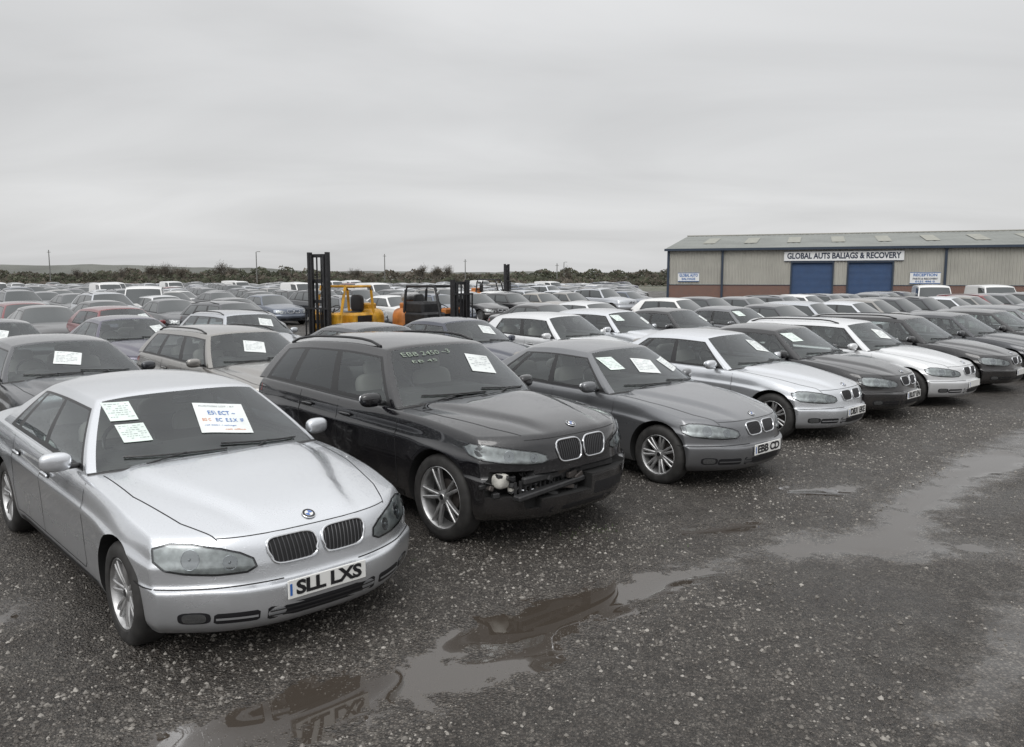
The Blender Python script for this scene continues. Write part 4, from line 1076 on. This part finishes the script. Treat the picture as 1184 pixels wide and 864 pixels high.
def groundmat():
    m,nt,out=newmat('wet_gravel'); N=nt.nodes; L=nt.links; b=pb(nt,base=(.07,.066,.06),rough=.6); L.new(b.outputs[0],out.inputs[0])
    def math_(op,a,bv,clamp=False):
        n=N.new('ShaderNodeMath'); n.operation=op; n.use_clamp=clamp
        for i,v in enumerate((a,bv)):
            if v is None: continue
            if isinstance(v,(int,float)): n.inputs[i].default_value=v
            else: L.new(v,n.inputs[i])
        return n.outputs[0]
    def mr(v,a,b_,c,d):
        n=N.new('ShaderNodeMapRange'); n.interpolation_type='SMOOTHSTEP'; L.new(v,n.inputs[0])
        if a>b_: a,b_,c,d=b_,a,d,c
        for i,x in enumerate((a,b_,c,d)): n.inputs[i+1].default_value=x
        return n.outputs[0]
    def mix(f,a,b_,bt='MIX'):
        n=N.new('ShaderNodeMix'); n.data_type='RGBA'; n.blend_type=bt
        for i,v in ((0,f),(6,a),(7,b_)):
            if isinstance(v,tuple): n.inputs[i].default_value=(*v,1)
            elif isinstance(v,(int,float)): n.inputs[i].default_value=v
            else: L.new(v,n.inputs[i])
        return n.outputs[2]
    tc=N.new('ShaderNodeTexCoord'); co=tc.outputs['Object']
    def noise(s,d=6,r=.6):
        n=N.new('ShaderNodeTexNoise'); n.inputs['Scale'].default_value=s; n.inputs['Detail'].default_value=d; n.inputs['Roughness'].default_value=r; L.new(co,n.inputs['Vector']); return n.outputs[0]
    def voro(s):
        v=N.new('ShaderNodeTexVoronoi'); v.inputs['Scale'].default_value=s; L.new(co,v.inputs['Vector'])
        c=N.new('ShaderNodeSeparateColor'); L.new(v.outputs['Color'],c.inputs[0]); return v.outputs['Distance'],c.outputs[0],c.outputs[1]
    va,ca,_=voro(30); vb,cb_,cb2=voro(62); vc,cc_,_=voro(130)
    big=noise(.35,3); med=noise(2.2,6); fine=noise(45,4,.7); lump=noise(9,4,.65)
    base=mix(mr(med,.35,.65,0,1),(.080,.068,.057),(.195,.178,.156))
    base=mix(mr(big,.35,.65,0,1),base,(.155,.142,.127))
    base=mix(mr(lump,.42,.62,.55,0),base,(.055,.046,.039))
    gap=mr(vb,.30,.62,1,.30); tone=mr(cb_,0,1,.45,1.75)
    n=N.new('ShaderNodeVectorMath'); n.operation='SCALE'; L.new(base,n.inputs[0]); L.new(math_('MULTIPLY',gap,tone),n.inputs[3]); base=n.outputs[0]
    st=math_('MULTIPLY',mr(ca,.66,.82,0,1),mr(va,.22,.40,1,0))
    base=mix(math_('MULTIPLY',st,.75),base,mix(cb2,(.14,.13,.116),(.27,.252,.225)))
    st3=math_('MULTIPLY',mr(cc_,.72,.95,0,1),mr(vc,.3,.5,1,0)); base=mix(math_('MULTIPLY',st3,.6),base,(.25,.235,.21))
    base=mix(mr(fine,.35,.65,.55,0),base,(.050,.043,.037))
    ss=N.new('ShaderNodeSeparateXYZ'); L.new(co,ss.inputs[0])
    fm=mr(math_('ADD',ss.outputs[1],math_('MULTIPLY',noise(.02,3),40)),145,165,0,1)
    base=mix(fm,base,mix(mr(noise(.03,4),.4,.6,0,1),(.055,.065,.03),(.085,.078,.045)))
    aw=N.new('ShaderNodeAttribute'); aw.attribute_name='wet'; ad=N.new('ShaderNodeAttribute'); ad.attribute_name='damp'
    edge=math_('MULTIPLY',math_('SUBTRACT',noise(3.2,6,.65),.5),.85)
    edge2=math_('MULTIPLY',math_('SUBTRACT',noise(14,4,.6),.5),.24)
    wf=math_('ADD',math_('ADD',aw.outputs['Fac'],edge),edge2)
    pud=mr(wf,-.015,.035,0,1); shore=mr(wf,-.32,.0,0,1)
    isl=math_('MULTIPLY',math_('MULTIPLY',mr(cb_,.70,.73,0,1),mr(vb,.30,.38,1,0)),mr(wf,.0,.16,1,0)); pud=math_('MULTIPLY',pud,math_('SUBTRACT',1,isl))
    df=math_('ADD',math_('ADD',ad.outputs['Fac'],math_('MULTIPLY',edge,1.2)),edge2); dm=mr(df,-.10,.16,0,1)
    pat=mr(noise(.6,5,.6),.50,.62,0,1)
    dampall=math_('MAXIMUM',math_('MAXIMUM',shore,dm),math_('MULTIPLY',pat,.6))
    base=mix(math_('MULTIPLY',dampall,.42),base,mix(.6,base,(.034,.030,.027)))
    base=mix(pud,base,(.052,.043,.035)); L.new(base,b.inputs['Base Color'])
    ro=N.new('ShaderNodeMix'); ro.data_type='FLOAT'; L.new(dampall,ro.inputs[0]); ro.inputs[2].default_value=.58; ro.inputs[3].default_value=.13
    ro2=N.new('ShaderNodeMix'); ro2.data_type='FLOAT'; L.new(pud,ro2.inputs[0]); L.new(ro.outputs[0],ro2.inputs[2]); ro2.inputs[3].default_value=.015
    L.new(ro2.outputs[0],b.inputs['Roughness'])
    ii=N.new('ShaderNodeMix'); ii.data_type='FLOAT'; L.new(pud,ii.inputs[0]); ii.inputs[2].default_value=1.5; ii.inputs[3].default_value=1.75; L.new(ii.outputs[0],b.inputs['IOR'])
    h=math_('ADD',math_('ADD',math_('MULTIPLY',mr(vb,0,.6,1,0),.9),math_('MULTIPLY',math_('MULTIPLY',mr(va,0,.45,1,0),mr(ca,.55,.75,0,1)),1.5)),math_('ADD',math_('MULTIPLY',mr(vc,0,.6,1,0),.35),math_('ADD',math_('MULTIPLY',fine,.6),math_('MULTIPLY',lump,2.0))))
    bs=math_('MULTIPLY',math_('MULTIPLY',math_('SUBTRACT',1,math_('MULTIPLY',dm,.90)),math_('SUBTRACT',1,math_('MULTIPLY',shore,.6))),math_('SUBTRACT',1,pud))
    bp=N.new('ShaderNodeBump'); bp.inputs['Distance'].default_value=.017; L.new(bs,bp.inputs['Strength']); L.new(h,bp.inputs['Height']); L.new(bp.outputs[0],b.inputs['Normal'])
    return m
me.materials.append(groundmat())
# loose stones
ns=52000; r=np.random.RandomState(5)
px=r.uniform(-5.5,9,ns*3); py=2.4+r.rand(ns*3)**1.4*11
dens=(vnoise(px,py,1.1,8)+.5)**1.4*1.7; left=np.clip((3.6-(px-py*.75+3.2))/4,0.14,1)
keep=(r.rand(ns*3)<dens*left*1.9)&(field(px,py,PUD)<-.08)&(field(px,py,[PT])<.05); px=px[keep][:ns]; py=py[keep][:ns]; ns=len(px)
sz=.0035+.013*r.rand(ns)**3.4+.004*r.rand(ns)
oc=np.array([(1,0,0),(.3,.95,0),(-.8,.6,0),(-.8,-.6,0),(.3,-.95,0),(.2,.1,.8),(-.3,-.2,.6)],float); of=[(0,1,5),(1,2,5),(2,6,5),(2,3,6),(3,4,6),(4,5,6),(4,0,5)]
an=r.rand(ns)*6.28; st=r.uniform(.6,1.2,(ns,1,3)); vv=oc[None]*st*(1+.25*(r.rand(ns,7,3)-.5))*sz[:,None,None]
c,s=np.cos(an)[:,None],np.sin(an)[:,None]; vx=vv[...,0]*c-vv[...,1]*s+px[:,None]; vy=vv[...,0]*s+vv[...,1]*c+py[:,None]
vz=vv[...,2]+hgt(px,py)[:,None]+.0
V=np.stack([vx,vy,vz],-1).reshape(-1,3); F=(np.array(of)[None]+(np.arange(ns)*7)[:,None,None]).reshape(-1,3)
me=bpy.data.meshes.new('gravel'); me.from_pydata(V.tolist(),[],F.tolist())
gm,nt,out=newmat('stone_chippings'); b=pb(nt,base=(.2,.2,.19),rough=.5); ge=nt.nodes.new('ShaderNodeNewGeometry'); cr=nt.nodes.new('ShaderNodeValToRGB')
cr.color_ramp.elements[0].color=(.07,.062,.054,1); cr.color_ramp.elements[1].color=(.34,.32,.29,1); e=cr.color_ramp.elements.new(.75); e.color=(.17,.157,.14,1)
nt.links.new(ge.outputs['Random Per Island'],cr.inputs[0]); nt.links.new(cr.outputs[0],b.inputs['Base Color']); nt.links.new(b.outputs[0],out.inputs[0]); me.materials.append(gm)
ob=bpy.data.objects.new('gravel',me); COL.objects.link(ob); ob['kind']='stuff'; ob['label']='loose stone chippings on the yard'; ob['category']='gravel'
M['weed']=simple('weed',(.05,.085,.02),rough=.7)
rw=random.Random(9)
m=MB()
for (cx,cy,n,sp) in ((.75,6.7,110,.16),(.1,8.1,30,.2),(1.2,6.4,50,.1),(3.4,9.6,30,.2),(-.9,6.0,18,.12)):
    for k in range(n):
        x=cx+rw.gauss(0,sp); y=cy+rw.gauss(0,sp*.7); a=rw.uniform(0,6.28); l=rw.uniform(.01,.035); h=rw.uniform(.006,.03)
        m.add([(x-.004*math.sin(a),y+.004*math.cos(a),.0),(x+.004*math.sin(a),y-.004*math.cos(a),.0),(x+l*math.cos(a),y+l*math.sin(a),h)],[(0,1,2)],'weed')
ob=bpy.data.objects.new('weeds',m.mesh('weeds',0)); COL.objects.link(ob); ob['kind']='stuff'; ob['label']='sparse green weeds growing in the gravel'; ob['category']='weeds'

# ------------------------------------------------------------------ far landscape
M['hill']=simple('hill_cover_hazed',(.115,.118,.105),rough=.9,noise=.25,nscale=.02)  # dark woodland tone blended with grey, distance haze painted into the colour
vs=[];fs=[]; xx=np.linspace(-1500,1500,300)
hh=[4.5+7*math.exp(-((x+480)/330)**2)+.7*math.sin(x*.013)+.5*math.sin(x*.05+1)+rw.uniform(-.5,.5) for x in xx]
for x,h in zip(xx,hh): vs+=[(x,640,-.5),(x,720,h+2),(x,900,h*.6)]
for i in range(299): a=3*i; fs+=[(a,a+3,a+4,a+1),(a+1,a+4,a+5,a+2)]
m=MB(); m.add(vs,fs,'hill'); ob=bpy.data.objects.new('hills',m.mesh('hills',60)); COL.objects.link(ob); ob['kind']='structure'; ob['label']='low wooded ridge beyond the fields'; ob['category']='hills'
M['hedge']=simple('hedge_leaf_hazed',(.085,.092,.062),rough=.85,noise=.5,nscale=.3)  # leaf green lightened, slight distance haze put into the colour
M['hedge2']=simple('hedge_twig_hazed',(.125,.108,.088),rough=.9,noise=.4,nscale=.3)  # twig brown, also for tree crowns, lightened with the same painted haze
M['bark']=simple('bark',(.09,.08,.07),rough=.9)
def hedge(x0,x1,y,hmin,hmax,n,seed,lab,sz=1.0):
    rr=random.Random(seed); m=MB()
    ph=[rr.uniform(0,6) for _ in range(4)]
    for k in range(n):
        x=rr.uniform(x0,x1); top=hmin+(hmax-hmin)*(.5+.25*math.sin(x*.11+ph[0])+.25*math.sin(x*.037+ph[1]))*(.6+.4*math.sin(x*.6+ph[2]))
        z=top*rr.random()**.8; yy=y+rr.gauss(0,2)+x*.02; s=rr.uniform(.2,.8)*sz; mt='hedge' if rr.random()<.5+.3*math.sin(x*.05+ph[3]) else 'hedge2'
        a=rr.uniform(0,3.14); d=Vector((math.cos(a),math.sin(a),rr.uniform(-.5,.5)))*s; u=Vector((rr.uniform(-.4,.4),rr.uniform(-.4,.4),1))*s*rr.uniform(.5,1.2); c=Vector((x,yy,z))
        m.add([c-d,c+u*.2-d*.2,c+d,c+u],[(0,1,2,3)],mt)
    ob=bpy.data.objects.new('hedgerow',m.mesh('hedgerow',0)); COL.objects.link(ob); ob['kind']='stuff'; ob['label']=lab; ob['category']='hedge'
hedge(-190,60,215,1.2,4.0,16000,1,'dense mixed hedgerow along the field edge')
hedge(-320,140,330,3.2,6.8,24000,2,'distant belt of bare woodland and scrub',1.4)
hedge(-120,20,150,.8,2.6,5000,3,'low bramble hedge behind the yard')
def tree(x,y,h,seed):
    rr=random.Random(seed); root=bpy.data.objects.new('bare_tree',None); COL.objects.link(root); root.location=(x,y,0); root['label']='bare winter tree behind the hedgerow'; root['category']='tree'; root['group']='trees along the field edge'
    m=MB(); tips=[]
    def br(p,d,l,r_,dep):
        q=p+d*l; m.tube([p,(p+q)/2+Vector((rr.uniform(-.05,.05)*l,0,0)),q],[r_,r_*.85,r_*.65],'bark',5)
        if dep==0: tips.append((q,d)); return
        for k in range(rr.randint(3,4)):
            nd=(d+Vector((rr.uniform(-.8,.8),rr.uniform(-.8,.8),rr.uniform(-.25,.5)))).normalized(); br(p+d*l*rr.uniform(.5,1),nd,l*rr.uniform(.6,.8),r_*.6,dep-1)
    br(Vector((0,0,0)),Vector((0,0,1)),h*.27,h*.022,4)
    ob=bpy.data.objects.new('trunk',m.mesh('trunk',40)); COL.objects.link(ob); ob.parent=root
    t=MB()
    for (q,d) in tips:
        for k in range(7):
            c=q+Vector((rr.gauss(0,.045),rr.gauss(0,.045),rr.gauss(0,.045)))*h; a=(d+Vector((rr.uniform(-1,1),rr.uniform(-1,1),rr.uniform(-.4,.9)))).normalized()*h*rr.uniform(.03,.08); n=a.cross(Vector((rr.random(),rr.random(),rr.random()))).normalized()*h*.004
            t.add([c-n,c+n,c+a+n*.3,c+a-n*.3],[(0,1,2,3)],'hedge2')
    ob=bpy.data.objects.new('crown',t.mesh('crown',0)); COL.objects.link(ob); ob.parent=root
for i,(px_,D,h) in enumerate(((172,205,7.8),(182,208,8.4),(195,205,8.2),(208,210,8.0),(258,200,9.4),(268,205,6.8),(488,215,7.8),(503,210,7.2),(517,212,6.8),(412,220,6.2),(140,212,6.4),(330,220,6.2),(655,210,6.0),(90,215,6.4))):
    tree((px_-592)/928*D,D,h,i+40)
M['pole']=simple('pole_grey',(.16,.16,.155),rough=.6)
for (px_,D,h,t_) in ((58,180,8.4,0),(297,170,7.6,1),(445,190,7.8,0),(538,200,6.8,0),(644,190,5.6,0),(652,220,6.4,1)):
    m=MB(); m.tube([(0,0,0),(0,0,h)],[.14,.09],'pole',8)
    if t_: m.tube([(0,0,h),(.3,0,h+.1),(.6,0,h+.1)],.06,'pole',6); m.sell((.7,0,h+.08),(.4,.2,.12),'pole',.6)
    else: m.box((0,0,h-.5),(.8,.1,.1),'pole')
    nm='street_lamp' if t_ else 'utility_pole'
    ob=bpy.data.objects.new(nm,m.mesh(nm)); COL.objects.link(ob); ob.location=((px_-592)/928*D,D,0); ob['label']='tall thin grey %s beyond the yard'%('street lamp' if t_ else 'utility pole'); ob['category']='street lamp' if t_ else 'pole'; ob['group']='poles beyond the yard'

# ------------------------------------------------------------------ world, sun, camera
w_=bpy.data.worlds.new('World'); scene.world=w_; w_.use_nodes=True; nt=w_.node_tree; nt.nodes.clear(); N=nt.nodes; L=nt.links
out=N.new('ShaderNodeOutputWorld')
sky=N.new('ShaderNodeTexSky'); sky.sky_type='NISHITA'; sky.sun_disc=False; sky.sun_elevation=math.radians(48); sky.sun_rotation=math.radians(200); sky.dust_density=4
hs=N.new('ShaderNodeHueSaturation'); hs.inputs['Saturation'].default_value=.12; L.new(sky.outputs[0],hs.inputs['Color'])
bg1=N.new('ShaderNodeBackground'); bg1.inputs[1].default_value=.05; L.new(hs.outputs[0],bg1.inputs[0])
tc=N.new('ShaderNodeTexCoord'); sp=N.new('ShaderNodeSeparateXYZ'); L.new(tc.outputs['Generated'],sp.inputs[0])
ab=N.new('ShaderNodeMath'); ab.operation='MAXIMUM'; ab.inputs[1].default_value=0; L.new(sp.outputs[2],ab.inputs[0])
cr=N.new('ShaderNodeValToRGB'); el=cr.color_ramp.elements
def g3(v): return (v*.99,v*.995,v*1.0,1)
el[0].position=0; el[0].color=g3(.60); el[1].position=1; el[1].color=g3(1.25)
for p,v in ((.06,.58),(.12,.50),(.19,.455),(.27,.52),(.33,.57),(.5,.80)):
    e=el.new(p); e.color=g3(v)
L.new(ab.outputs[0],cr.inputs[0])
ad=N.new('ShaderNodeMath'); ad.operation='ADD'; ad.inputs[1].default_value=.18; L.new(ab.outputs[0],ad.inputs[0])
dv=N.new('ShaderNodeVectorMath'); dv.operation='DIVIDE'; L.new(tc.outputs['Generated'],dv.inputs[0]); cb=N.new('ShaderNodeCombineXYZ')
for i in range(3): L.new(ad.outputs[0],cb.inputs[i])
L.new(cb.outputs[0],dv.inputs[1])
mp=N.new('ShaderNodeMapping'); mp.inputs['Scale'].default_value=(.65,1.2,0); mp.inputs['Rotation'].default_value=(0,0,.2); L.new(dv.outputs[0],mp.inputs[0])
no=N.new('ShaderNodeTexNoise'); no.inputs['Scale'].default_value=.9; no.inputs['Detail'].default_value=5; no.inputs['Roughness'].default_value=.48; no.inputs['Distortion'].default_value=.6; L.new(mp.outputs[0],no.inputs['Vector'])
mr=N.new('ShaderNodeMapRange'); mr.inputs[1].default_value=.3; mr.inputs[2].default_value=.7; mr.inputs[3].default_value=.85; mr.inputs[4].default_value=1.13; L.new(no.outputs[0],mr.inputs[0])
mx=N.new('ShaderNodeMix'); mx.data_type='RGBA'; mx.blend_type='MULTIPLY'; mx.inputs[0].default_value=1; L.new(cr.outputs[0],mx.inputs[6]); L.new(mr.outputs[0],mx.inputs[7])
bg2=N.new('ShaderNodeBackground'); bg2.inputs[1].default_value=1.0; L.new(mx.outputs[2],bg2.inputs[0])
ash=N.new('ShaderNodeAddShader'); L.new(bg1.outputs[0],ash.inputs[0]); L.new(bg2.outputs[0],ash.inputs[1]); L.new(ash.outputs[0],out.inputs[0])
sd=bpy.data.lights.new('sun','SUN'); sd.energy=.8; sd.angle=math.radians(35); sd.color=(1,.985,.96); so=bpy.data.objects.new('sun',sd); COL.objects.link(so); so.rotation_euler=(math.radians(42),0,math.radians(-20))
cam=bpy.data.cameras.new('camera'); cam.lens=28; cam.sensor_width=36; cam.clip_end=6000; cam.clip_start=.05
co=bpy.data.objects.new('camera',cam); COL.objects.link(co); co.location=(0,0,HC); co.rotation_euler=(math.radians(90-6.85),0,0); scene.camera=co
scene.view_settings.view_transform='Standard'; scene.view_settings.look='None'; scene.view_settings.exposure=0
print('total',round(time.time()-T0,1))
